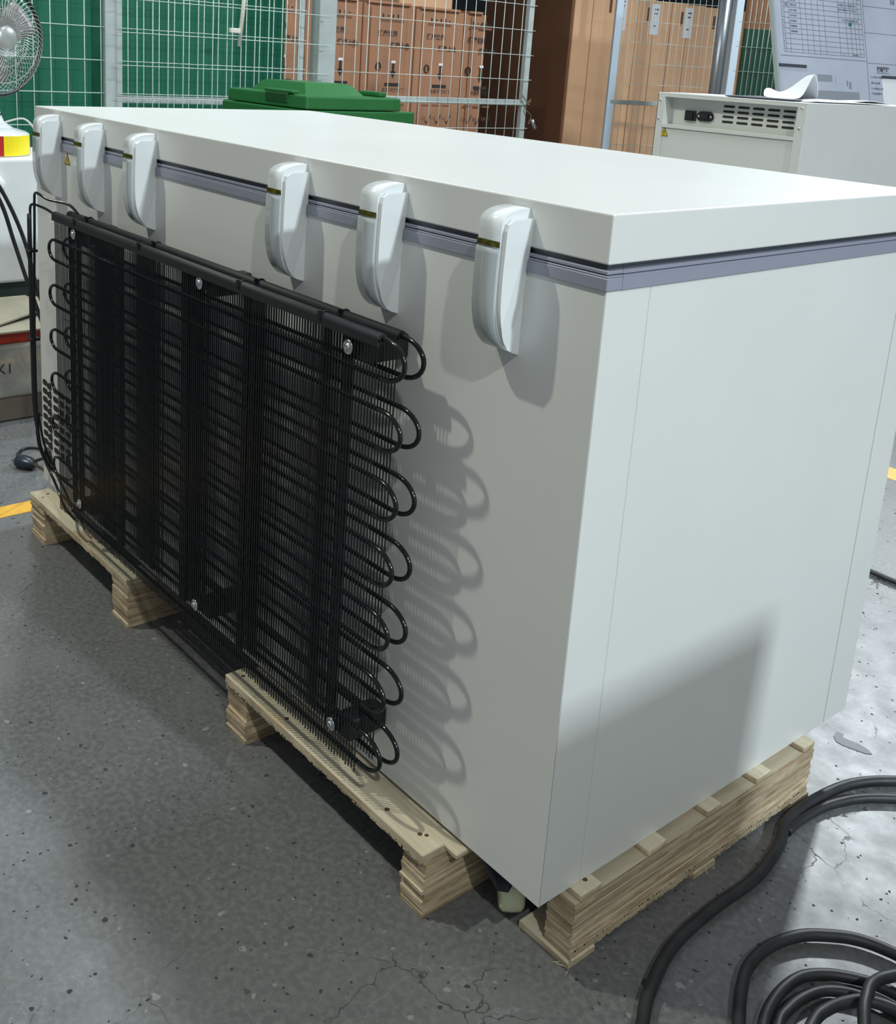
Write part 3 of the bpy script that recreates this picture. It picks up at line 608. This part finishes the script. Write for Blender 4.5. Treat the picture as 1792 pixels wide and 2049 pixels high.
# tall narrow cartons, rotated row
K = Vector((-6.50, 7.15, 0)); du = Vector((.30, .954, 0)).normalized(); dn = Vector((.954, -.30, 0)).normalized(); UZ = Vector((0, 0, 1))
names = ['first pale tan tall carton beside the dark shaded side', 'second tall tan carton, wide plain front with a small print near its top', 'tall tan carton with white label beside the pale gate post']
pos = 0.0; widths = [.21, .33, .19, .205, .20, .205, .20, .20, .20, .21]
hts = [2.05, 2.05, 2.04, 2.0, 1.99, 1.985, 1.98, 1.97, 1.965, 1.96]
loc_words = ['behind far mesh gate, touching its pale left post', 'behind far mesh gate, left of the first white label seen there', 'behind far mesh gate with a white label at its top left', 'behind far mesh gate between the two white labels', 'behind far mesh gate under the second white label', 'behind far mesh gate just left of the silver pipe', 'behind far mesh gate hidden by the silver pipe']
for i, (wd, ht) in enumerate(zip(widths, hts)):
    lab = names[i] if i < 3 else 'tall tan carton ' + loc_words[i - 3]
    t = thing('tall_carton', lab, 'box', K + du * (pos + wd / 2), 'tall tan cartons in the far row')
    MB().obox(K + du * pos, du, -dn, UZ, (.003, 0, 0), (wd - .003, .9, ht), .004).build('carton_body', MT['card2'], t)
    if i in (2, 4, 6, 8):
        o = K + du * pos + dn * .001
        lb = MB().obox(o, du, -dn, UZ, (-.05, -.002, ht - .33 + (.0 if i > 2 else -.03)), (.055, 0, ht - .03)).build('white_label', MT['paper'], t)
        for hz, hw in ((.24, .03), (.20, .024), (.08, .02)):
            MB().obox(o + dn * .003, du, -dn, UZ, (-.01, -.001, ht - .33 + hz), (-.01 + hw * 1.5, 0, ht - .33 + hz + .014)).build('label_print', MT['inkblue'], t)
    if i in (1, 3, 5, 7):
        MB().obox(K + du * (pos + wd * .55) + dn * .001, du, -dn, UZ, (0, -.001, ht - .21), (.03, 0, ht - .08)).build('printed_symbol', MT['inkfaint'], t)
    pos += wd
# big carton side, its shade put into the darker brown
bd = tag(MB().obox(K, du, -dn, UZ, (-.02, .02, 0), (.0, 1.9, 2.3), .003).build('carton_side_shaded', MT['cardshaded']), 'large carton side with shade painted into its brown, between fence post and tan cartons', 'box')
# far mesh gate
G0 = Vector((-5.77, 6.93, 0)); G1 = Vector((-5.28, 7.93, 0)); gu = (G1 - G0).normalized(); gn = gu.cross(UZ)
fg = thing('far_mesh_gate', 'far pale mesh gate in front of the tall tan cartons', 'gate', G0, 'mesh cage panels')
MB().obox(G0, gu, gn, UZ, (-.03, -.02, 0), (.04, .02, 2.2), .004).build('gate_stile', MT['bluewhite'], fg)
MB().obox(G0, gu, gn, UZ, (0, -.02, .985), (1.05, .02, 1.025), .003).build('gate_rail', MT['meshframe'], fg)
gl = (G1 - G0).length
for k in range(19):
    p = G0 + gu * (.06 + k * .062); MB().tube([p, p + UZ * 2.1], .0024, 4).build('vertical_wire', MT['meshw'], fg)
for k in range(11):
    MB().tube([G0 + UZ * (.054 + .187 * k), G0 + gu * 1.1 + UZ * (.054 + .187 * k)], .0028, 4).build('horizontal_wire', MT['meshw'], fg)
pv = tag(MB().lathe([(0, 0), (.055, 0), (.055, 2.4), (0, 2.4)], (-4.83, 7.20, 0), (0, 0, 1), 24).build('metal_pipe', MT['duct']), 'shiny galvanised vertical pipe beside the pale blue post', 'pipe')
PB0 = Vector((-4.59, 7.06, 0))
po = tag(MB().obox(PB0, Vector((.626, .778, 0)).normalized(), Vector((-.778, .626, 0)).normalized(), UZ, (-.03, 0, 0), (.035, .12, 2.4), .004).build('blue_post', MT['bluewhite']), 'pale blue square post right of the shiny pipe', 'post')
# dark green mesh cage behind whiteboard
GB = Vector((-3.36, 5.22, 0)); gu2 = Vector((.55, .83, 0)).normalized(); gn2 = gu2.cross(UZ)
gg = thing('green_cage', 'dark green sheet behind wire mesh, between blue post and whiteboard', 'panel', GB)
MB().obox(GB, gu2, gn2, UZ, (.06, -.03, 0), (.9, 0, 1.60)).build('green_sheet', MT['greendark'], gg)
for k in range(14): p = GB + gu2 * (.07 + k * .035) + gn2 * .02; MB().tube([p, p + UZ * 2.1], .002, 4).build('vertical_wire', MT['meshframe'], gg)
for k in range(8): MB().tube([GB + gn2 * .02 + UZ * (1.02 + k * .155), GB + gu2 * .9 + gn2 * .02 + UZ * (1.02 + k * .155)], .002, 4).build('horizontal_wire', MT['meshframe'], gg)
oc = tag(MB().obox(GB + gn2 * -.25, gu2, gn2, UZ, (.17, -.06, 0), (.9, 0, 2.4), .005).build('brown_carton', MT['card']), 'brown carton stack behind the dark green caged sheet', 'box')

# ---------------------------------------------------------------- grey cabinet at right rear
cb = thing('equipment_cabinet', 'cream equipment cabinet with rear vents, switch and power inlet behind the freezer', 'cabinet', (-1.3, 2.6, 0))
X0, X1, Y0, ZC1 = -1.626, -1.045, 2.2, 1.222
MB().box((X0 + .004, Y0 + .06, 0.03), (X1 - .004, 3.05, 1.21)).build('inner_shell', MT['cream2'], cb)
MB().box((X1 - .002, Y0 + .002, 0.02), (X1 + .0015, 3.06, ZC1), .0008).build('side_panel', MT['cream'], cb)
MB().box((X0, Y0, 0.02), (X0 + .002, 3.06, ZC1)).build('side_panel', MT['cream'], cb)
MB().box((X0, Y0, ZC1 - .004), (X1, 3.06, ZC1), .001).build('top_panel', MT['cream'], cb)
MB().box((X0, Y0, .02), (X0 + .030, Y0 + .06, ZC1 - .004)).build('rear_frame', MT['cream2'], cb)
MB().box((X1 - .030, Y0, .02), (X1 - .002, Y0 + .06, ZC1 - .004)).build('rear_frame', MT['cream2'], cb)
MB().box((X0 + .03, Y0, 1.208), (X1 - .03, Y0 + .06, ZC1 - .004)).build('rear_frame', MT['cream2'], cb)
MB().box((X0 + .03, Y0 + .0, 1.100), (X1 - .03, Y0 + .06, 1.112)).build('rear_ledge', MT['cream2'], cb)
MB().box((X0 + .031, Y0 + .004, .05), (X1 - .031, Y0 + .05, 1.099), .001).build('lower_panel', MT['cream2'], cb)
rc = MB().box((X0 + .03, Y0 + .045, 1.112), (X1 - .03, Y0 + .06, 1.208)).build('recess_panel', MT['cream2'], cb)
sw = MB().box((-1.530, Y0 + .036, 1.130), (-1.486, Y0 + .045, 1.165), .001).build('power_switch', MT['blackplastic'], cb); MB().box((-1.522, Y0 + .030, 1.135), (-1.494, Y0 + .036, 1.160), .001).build('rocker', MT['blackplastic'], sw)
q = MB(); capsule(q, -1.447, 1.149, .034, .017, Y0 + .038, Y0 + .045); inl = q.build('power_inlet', MT['blackplastic'], cb)
MB().box((-1.461, Y0 + .033, 1.142), (-1.433, Y0 + .038, 1.157), .001).build('inlet_socket', MT['slot'], inl)
for x in (-1.472, -1.422): MB().lathe([(0, .002), (.0045, .001), (.0045, 0)], (x, Y0 + .037, 1.149), (0, -1, 0), 10).build('screw', MT['steel'], inl)
me = None
for r in range(4):
    for c in range(5):
        x = -1.357 + c * .0575; z = 1.190 - r * .0175
        if me is None:
            q = MB(); capsule(q, 0, 0, .022, .0038, Y0 + .0435, Y0 + .046); o = q.build('vent_slot', MT['slot'], cb); o.location = (x, 0, z); me = o.data
        else: part('vent_slot', me, cb, (x, 0, z))
for x, z in ((X0 + .012, 1.195), (X0 + .012, 1.13), (X1 - .014, 1.205), (X1 - .014, 1.14)): MB().lathe([(0, .003), (.004, .002), (.004, 0)], (x, Y0, z), (0, -1, 0), 10).build('screw', MT['steel'], cb)
warning((-1.585, Y0 + .003, 1.080), (1, 0, 0), (0, -1, 0), .032, cb)
# papers on the cabinet
def sheet(pts, th, m, label, cat='paper', name='paper_sheet', grp='papers on the cabinet top'):
    o = MB().prism(pts, (0, 0, th), 2).build(name, m); return tag(o, label, cat, grp)
zc = ZC1 + .0005
sheet([(-1.585, 2.215, zc), (-1.36, 2.205, zc), (-1.30, 2.30, zc), (-1.33, 2.42, zc), (-1.57, 2.44, zc)], .0015, MT['paper'], 'white paper lying on left part of the cabinet top')
cbp = MB(); cbp.obox((-1.36, 2.215, zc + .002), Vector((.97, .22, 0)).normalized(), Vector((-.22, .97, 0)).normalized(), UZ, (0, 0, 0), (.24, .32, .004), .001); tag(cbp.build('clipboard', MT['darkgrey']), 'dark clipboard lying on the cabinet top beneath crumpled paper', 'clipboard')
# crumpled upright tissue
def crumple(pts3, label, name='crumpled_paper'):
    mb = MB(); n = len(pts3); rows = []
    for r, row in enumerate(pts3): rows.append([mb.bm.verts.new(p) for p in row])
    for a, b in zip(rows, rows[1:]):
        for j in range(len(a) - 1): mb.bm.faces.new((a[j], a[j + 1], b[j + 1], b[j]))
    o = mb.build(name, MT['paper']); s = o.modifiers.new('s', 'SUBSURF'); s.levels = 2; s.render_levels = 2; k = o.modifiers.new('t', 'SOLIDIFY'); k.thickness = .002
    return tag(o, label, 'paper', 'papers on the cabinet top')
z1 = zc + .006
crumple([[(-1.305, 2.36, z1), (-1.255, 2.37, z1), (-1.215, 2.37, z1), (-1.175, 2.37, z1)],
         [(-1.330, 2.40, z1 + .014), (-1.275, 2.41, z1 + .012), (-1.225, 2.41, z1 + .022), (-1.175, 2.40, z1 + .026)],
         [(-1.355, 2.44, z1 + .030), (-1.285, 2.44, z1 + .010), (-1.220, 2.44, z1 + .070), (-1.170, 2.42, z1 + .076)],
         [(-1.345, 2.47, z1 + .034), (-1.285, 2.48, z1 + .004), (-1.210, 2.46, z1 + .098), (-1.173, 2.45, z1 + .100)],
         [(-1.335, 2.52, z1), (-1.285, 2.52, z1), (-1.215, 2.52, z1), (-1.185, 2.52, z1)]], 'crumpled bright white paper standing up on the cabinet top')
crumple([[(-1.10, 2.30, z1 - .004), (-1.075, 2.40, z1 + .006), (-1.07, 2.52, z1 + .000), (-1.055, 2.62, z1 + .012), (-1.052, 2.80, z1 - .003)],
         [(-1.14, 2.32, z1 - .003), (-1.13, 2.42, z1 + .010), (-1.12, 2.54, z1 + .002), (-1.11, 2.66, z1 + .012), (-1.10, 2.82, z1 + .000)],
         [(-1.22, 2.36, z1 - .004), (-1.21, 2.44, z1 + .002), (-1.20, 2.56, z1 - .004), (-1.20, 2.68, z1 + .004), (-1.2, 2.84, z1 - .004)]], 'wavy white paper sheets lying along the cabinet\'s right edge', 'paper_sheets')

# ---------------------------------------------------------------- notice board
B0 = Vector((-1.865 + .145 * .185, 3.19 + .145 * .983, 1.20)); bu = Vector((.185, .983, 0)).normalized(); tilt = math.radians(16)
bn0 = Vector((.983, -.185, 0)).normalized(); bz = (UZ * math.cos(tilt) - bn0 * math.sin(tilt)).normalized(); bn = bu.cross(bz).normalized()
if bn.dot(bn0) < 0: bn = -bn
nb = thing('notice_board', 'large pale notice board with printed table leaning behind the cabinet', 'board', B0 - UZ * 1.2)
def bb(a, b, name, m, par=nb, bev=0): return MB().obox(B0, bu, bz, bn, a, b, bev).build(name, MT[m], par)
panel = bb((.012, -.5, -.012), (1.25, 1.0, 0), 'board_panel', 'board')
bb((0, -.5, -.014), (.012, 1.0, .006), 'edge_trim', 'alu')
PR = lambda a, b, name='printed_table', m='inkblue': bb(a, b, name, m)
tb = MB()
def st(a, b, w_=.0012):
    tb.obox(B0, bu, bz, bn, (min(a[0], b[0]) - w_ / 2, min(a[1], b[1]) - w_ / 2, .0002), (max(a[0], b[0]) + w_ / 2, max(a[1], b[1]) + w_ / 2, .001))
rows = [.490, .470, .446, .424, .400, .377, .352, .329, .305, .282, .259, .236, .222]
for t_ in rows: st((.060, t_), (.590, t_))
for s_ in (.060, .076, .105, .18, .215, .255, .295, .335, .43, .480, .51, .54, .565, .590): st((s_, .222), (s_, .55))
st((.035, .205), (.60, .205), .002); st((.605, .0), (.605, .56), .0018)
for t_ in (.465, .340, .197): st((.605, t_), (1.2, t_), .0015)
tb.build('printed_table_lines', MT['inkblue'], nb)
tw = MB(); rr_ = random.Random(5)
def scrib(s0, t0, wd, h, k):
    for i in range(k):
        x = s0 + wd * i / k; y = t0 + rr_.uniform(-.001, .001); a = rr_.uniform(.3, 1) * h
        tw.obox(B0, bu, bz, bn, (x, y - a / 2, .0003), (x + wd / k * rr_.uniform(.3, .75), y + a / 2, .0012))
for i in range(7): scrib(.112, rows[i + 2] - .012 + .023, .045, .009, 9)
for i in range(10): scrib(.064, rows[i + 2] - .012 + .023, .006, .007, 2)
scrib(.085, .481, .02, .014, 3); scrib(.085, .435, .016, .014, 2)
for s0 in (.12, .185, .22, .26, .30, .36, .49): scrib(s0, .502, .028, .006, 7)
scrib(.45, .530, .07, .016, 9); scrib(.435, .458, .125, .013, 14); scrib(.435, .436, .125, .011, 12); scrib(.45, .388, .11, .012, 11); scrib(.44, .228, .025, .006, 5); scrib(.51, .228, .045, .008, 6)
for t0, wd in ((.132, .075), (.104, .065), (.078, .105), (.054, .075)): scrib(.625, t0, wd, .011, 11)
tw.build('handwriting', MT['inkblue'], nb, kind='stuff')
text_obj('现场管理', .027, B0 + bu * .672 + bz * .160 + bn * .001, bu, bz, MT['ink'], nb, off=.0008, squeeze=.8)
bb((.668, .152, 0), (.76, .154, .001), 'underline', 'inkblue')
text_obj('08', .035, B0 + bu * .80 + bz * .485 + bn * .001, bu, bz, MT['inkblue'], nb)
mg = MB(); mg.lathe([(0, .006), (.009, .005), (.010, 0)], B0 + bu * .505 + bz * .372, bn, 18); mg.build('round_magnet', mat('teal_magnet', lin(50, 110, 110), .4), nb)
bb((.015, .154, .0), (.19, .166, .006), 'magnetic_strip', 'darkgrey')
bb((.70, .128, .0), (1.0, .140, .008), 'magnetic_strip', 'darkgrey'); bb((.705, -.05, .0), (.95, .128, .002), 'hanging_sheet', 'paper')
bb((.262, .099, 0), (.358, .129, .0012), 'grey_panel_print', 'shade'); bb((.468, .070, 0), (.486, .102, .0012), 'grey_panel_print', 'shade'); bb((.455, .082, 0), (.459, .108, .0012), 'grey_panel_print', 'inkblue')
bb((.205, -.03, 0), (.535, .056, .0012), 'grey_panel_print', 'shade'); bb((.035, -.05, 0), (.20, .098, .0012), 'pinned_sheet', 'sheetgrey')
for y in (.125, .115, .105, .095): bb((.378, y - .003, 0), (.381, y, .001), 'small_print', 'inkblue')
for k in (.25, 1.0): MB().tube([B0 + bu * k + bz * -.48 - bn * .02, (B0.x + bu.x * k + .12, B0.y + bu.y * k, 0)], .015, 8).build('board_leg', MT['alu'], nb)

# ---------------------------------------------------------------- green wheelie bin
bi = thing('wheelie_bin', 'green plastic wheelie bin with closed lid behind the freezer', 'bin', (-3.42, 1.96, 0))
def taper(mb, x0, x1, y0, y1, z0, z1, t):
    vs = [mb.bm.verts.new(p) for p in ((x0 + t, y0 + t, z0), (x1 - t, y0 + t, z0), (x1 - t, y1 - t, z0), (x0 + t, y1 - t, z0), (x0, y0, z1), (x1, y0, z1), (x1, y1, z1), (x0, y1, z1))]
    fs = [mb.bm.faces.new([vs[i] for i in q]) for q in ((3, 2, 1, 0), (4, 5, 6, 7), (0, 1, 5, 4), (1, 2, 6, 5), (2, 3, 7, 6), (3, 0, 4, 7))]
    bmesh.ops.bevel(mb.bm, geom=list({e for f in fs for e in f.edges}), offset=.008, segments=2, affect='EDGES', profile=.5); return mb
bx0, bx1, by0, by1 = -3.77, -3.07, 1.65, 2.28
taper(MB(), bx0 + .03, bx1 - .02, by0 + .02, by1 - .02, .05, 1.02, .07).build('bin_body', MT['bin'], bi)
MB().box((bx0, by0, .965), (bx1, by1, 1.043), .006, 2).build('bin_rim', MT['bin'], bi)
MB().box((bx0 - .004, by0 - .004, .975), (bx1 + .005, by1 + .005, .985), .002).build('rim_rib', MT['bin'], bi)
lidb = taper(MB(), bx0 + .03, bx1 - .005, by0 + .015, by1 - .085, 1.046, 1.105, -.003)
lo = lidb.build('bin_lid', MT['bin'], bi)
dm = MB(); tp = [(bx0 + .10, by0 + .10), (bx1 - .14, by0 + .10), (bx1 - .14, by1 - .20), (bx0 + .10, by1 - .20)]
v0 = [dm.bm.verts.new((x, y, 1.104)) for x, y in tp]; v1 = [dm.bm.verts.new((x + (.06 if k in (0, 3) else -.05), y + (.03 if k < 2 else -.05), 1.155)) for k, (x, y) in enumerate(tp)]
dm.bm.faces.new(v1); [dm.bm.faces.new((v0[i], v0[(i + 1) % 4], v1[(i + 1) % 4], v1[i])) for i in range(4)]
bmesh.ops.bevel(dm.bm, geom=[e for e in dm.bm.edges if e.verts[0] in v1 and e.verts[1] in v1], offset=.008, segments=2, affect='EDGES')
dm.build('lid_dome', MT['bin'], lo)
MB().box((-3.40, by0 + .008, 1.062), (-3.22, by0 + .05, 1.108), .004).build('grip_shade_block', MT['binshade'], lo)  # solid block, shade under the grip put into its colour
MB().box((-3.42, by0 + .012, 1.108), (-3.18, by0 + .05, 1.122), .005, 2).build('lid_grip', MT['bin'], lo)
MB().box((-3.30, by1 - .16, 1.106), (-3.14, by1 - .12, 1.128), .006, 2).build('lid_grip', MT['bin'], lo)
MB().tube([(bx0 - .02, by0 + .03, 1.03), (bx0 - .02, by1 - .03, 1.03)], .016, 10).build('rear_handle', MT['bin'], bi)
for y in (by0 + .05, by1 - .05): MB().lathe([(0, -.025), (.1, -.025), (.1, .025), (0, .025)], (bx0 + .07, y, .1), (0, 1, 0), 24).build('wheel', MT['rubber'], bi)

# ---------------------------------------------------------------- left: crate, fan, wrapped goods
cr = thing('foam_wrapped_crate', 'white foam-wrapped crate on a dark base carrying the fan', 'crate', (-3.7, .2, 0))
c_ = MB(); c_.box((-3.62, -.55, .36), (-3.2, .95, .838), .012, 3); c_.build('crate_body', MT['foam'], cr)
MB().box((-3.6, -.5, 0.002), (-3.26, .9, .36)).build('crate_base', MT['teal'], cr)
fm = MB(); fm.lathe([(0, -.05), (.045, -.045), (.07, -.015), (.072, .01), (.05, .035), (0, .045)], (0, 0, 0), (0, 0, 1), 24); fm.xf(Matrix.Translation((-3.185, .315, .745)) @ Matrix.Scale(.45, 4, (1, 0, 0))); fm.build('foam_bulge', MT['foam'], cr)
F = Vector((-3.36, .44, 0)); fan = thing('standing_fan', 'large white desk fan with black-rimmed wire guard on white crate', 'fan', (F.x, F.y, .838))
FC = Vector((-3.33, .42, 1.275)); fn = Vector((.943, .333, 0)).normalized(); FB = FC - fn * .10
bs = Vector((FB.x + .04, FB.y + .015, .8385))
MB().lathe([(0, 0), (.145, 0), (.147, .01), (.146, .012)], bs, (0, 0, 1), 40).build('base', MT['white'], fan)
for k in range(6):
    a0 = k * math.pi / 3 + .02; q = MB(); n = 8
    pts = [(bs.x + .1485 * math.cos(a0 + math.pi / 3 * j / n), bs.y + .1485 * math.sin(a0 + math.pi / 3 * j / n)) for j in range(n + 1)]
    for (x0, y0), (x1, y1) in zip(pts, pts[1:]):
        vs = [q.bm.verts.new(p) for p in ((x0, y0, .842), (x1, y1, .842), (x1, y1, .917), (x0, y0, .917))]; q.bm.faces.new(vs)
    o = q.build('base_band', MT['tapered' if k % 2 else 'tapeyellow'], fan, label='red taped band' if k % 2 else 'yellow taped band')
MB().lathe([(.1475, .004), (.1475, .08), (.135, .088), (.09, .10), (.055, .125), (.042, .16), (.038, .24), (.034, .34), (0, .34)], bs, (0, 0, 1), 36).build('neck', MT['white'], fan)
MB().tube([FB - fn * .12, FB + fn * .0], [.05, .065], 24).build('motor_housing', MT['white'], fan)
u = UZ; v = fn.cross(u).normalized(); Rg = .213
def gp(r, a, d): return FC + (v * math.cos(a) + u * math.sin(a)) * r + fn * d
MB().tube([gp(Rg, 2 * math.pi * k / 64, -.005) for k in range(64)], .0075, 8, closed=True).build('guard_rim', MT['blackplastic'], fan)
for sg, nm in ((1, 'front_guard'), (-1, 'rear_guard')):
    g = MB()
    for k in range(60):
        a = 2 * math.pi * k / 60; sw_ = .45 if sg > 0 else -.3
        g.tube([gp(.045 + (Rg - .047) * t, a + sw_ * t * t, sg * (.062 * math.sqrt(max(0, 1 - t ** 2.6)))) for t in (0, .25, .5, .7, .85, .95, 1)], .0014, 4)
    for rr in (.105, .165): g.tube([gp(rr, 2 * math.pi * k / 48, sg * .058 * math.sqrt(1 - (rr / Rg) ** 2.6)) for k in range(48)], .0018, 4, closed=True)
    g.build(nm, MT['fanwire'], fan, kind='stuff')
MB().lathe([(0, .012), (.035, .010), (.046, .002), (.046, -.006), (0, -.006)], FC + fn * .060, fn, 28).build('guard_badge', MT['fanwire'], fan)
MB().lathe([(0, .028), (.02, .026), (.03, .012), (.032, -.03), (0, -.03)], FC, fn, 24).build('blade_hub', MT['blade'], fan)
for k in range(3):
    a0 = k * 2 * math.pi / 3 + .5; q = MB(); rows = []
    for i in range(7):
        t = i / 6; r = .025 + .150 * t; wd = .55 + .55 * math.sin(math.pi * min(1, t * .8 + .1))
        rows.append([q.bm.verts.new(gp(r, a0 + wd * (s - .5), .020 * (s - .5) * 2)) for s in (0, .25, .5, .75, 1)])
    for A, B in zip(rows, rows[1:]):
        for j in range(4): q.bm.faces.new((A[j], A[j + 1], B[j + 1], B[j])).smooth = True
    q.build('fan_blade', MT['blade'], fan).modifiers.new('t', 'SOLIDIFY').thickness = .002
MB().tube(crom([FB - fn * .10 + Vector((0, 0, -.02)), gp(.20, -.35, -.10), gp(.225, -.62, -.09), gp(.26, -.95, -.08), gp(.30, -1.22, -.06), (bs.x + .03, bs.y + .04, .99)], 8), .004, 6).build('fan_cord', MT['blackplastic'], fan)
MB().tube(crom([(bs.x + .03, bs.y + .05, .96), (bs.x + .04, bs.y + .12, .975), (bs.x + .05, bs.y + .16, .93), (bs.x + .06, bs.y + .17, .85)], 8), .0035, 6).build('white_lead', MT['pipewhite'], fan)

wr = thing('wrapped_stack', 'film-wrapped brown carton on the floor left of the freezer', 'box', (-2.9, .1, 0))
MB().box((-3.15, -.5, .002), (-2.66, .5, .085), .004).build('lower_carton', MT['browncard'], wr)
wb = MB(); wb.box((-3.15, -.5, .086), (-2.65, .5, .275), .012, 3)
wb.build('film_wrapped_body', MT['film'], wr)
text_obj('K1', .05, (-2.6485, .150, .175), (0, 1, 0), (0, 0, 1), MT['ink'], wr, 'handwriting')
rd = tag(MB().box((-3.1, -.45, .2755), (-2.66, .47, .318), .004).build('red_board', MT['red']), 'red board lying on the film-wrapped carton', 'board')
cf = thing('flattened_carton', 'flattened tan carton lying on the red board', 'box', (-2.9, 0, .319))
MB().prism([(-3.12, -.45, .319), (-2.64, -.45, .319), (-2.63, .30, .319), (-2.78, .46, .319), (-3.1, .46, .319)], (0, 0, .006), 2).build('lower_sheet', MT['dullcard'], cf)
MB().prism([(-3.12, -.45, .326), (-2.68, -.42, .326), (-2.70, .18, .330), (-2.82, .40, .342), (-3.1, .42, .326)], (0, 0, .006), 2).build('upper_flap', MT['dullcard'], cf)
for k, (dy, dz) in enumerate(((0, 0), (.022, .004))):
    hc = MB(); hc.tube(crom([(-2.9, -.35 + dy * 2, 1.9), (-2.6, -.10 + dy * 1.5, 1.2), (-2.42, .03 + dy, .92 + dz), (-2.40, .095 + dy, .80), (-2.40, .136 + dy * 1.5, .664), (-2.40, .186 + dy, .50), (-2.38, .26 + dy, .28), (-2.3, .40 + dy, .012), (-2.1, .6 + dy, .006)], 8), .0065, 8)
    tag(hc.build('hanging_cable', MT['rubber']), ['left of two black cables hanging beside the white crate', 'right of two black cables hanging beside the white crate'][k], 'cable', 'black cables hanging at left')
# unseen freezer shape added right of the camera to shade the big freezer's end
shadow_caster = thing('chest_freezer', 'added cream freezer shape outside the frame to the right, casting a shadow', 'freezer', (1.7, -.2, 0))
MB().box((1.27, -.95, .06), (2.1, .585, 1.15), .003).build('body', MT['cream'], shadow_caster); MB().box((1.265, -.955, 1.16), (2.105, .59, 1.235), .003).build('lid', MT['cream'], shadow_caster)
MB().box((1.28, -.94, .0), (2.09, .575, .06)).build('base', MT['seam'], shadow_caster)
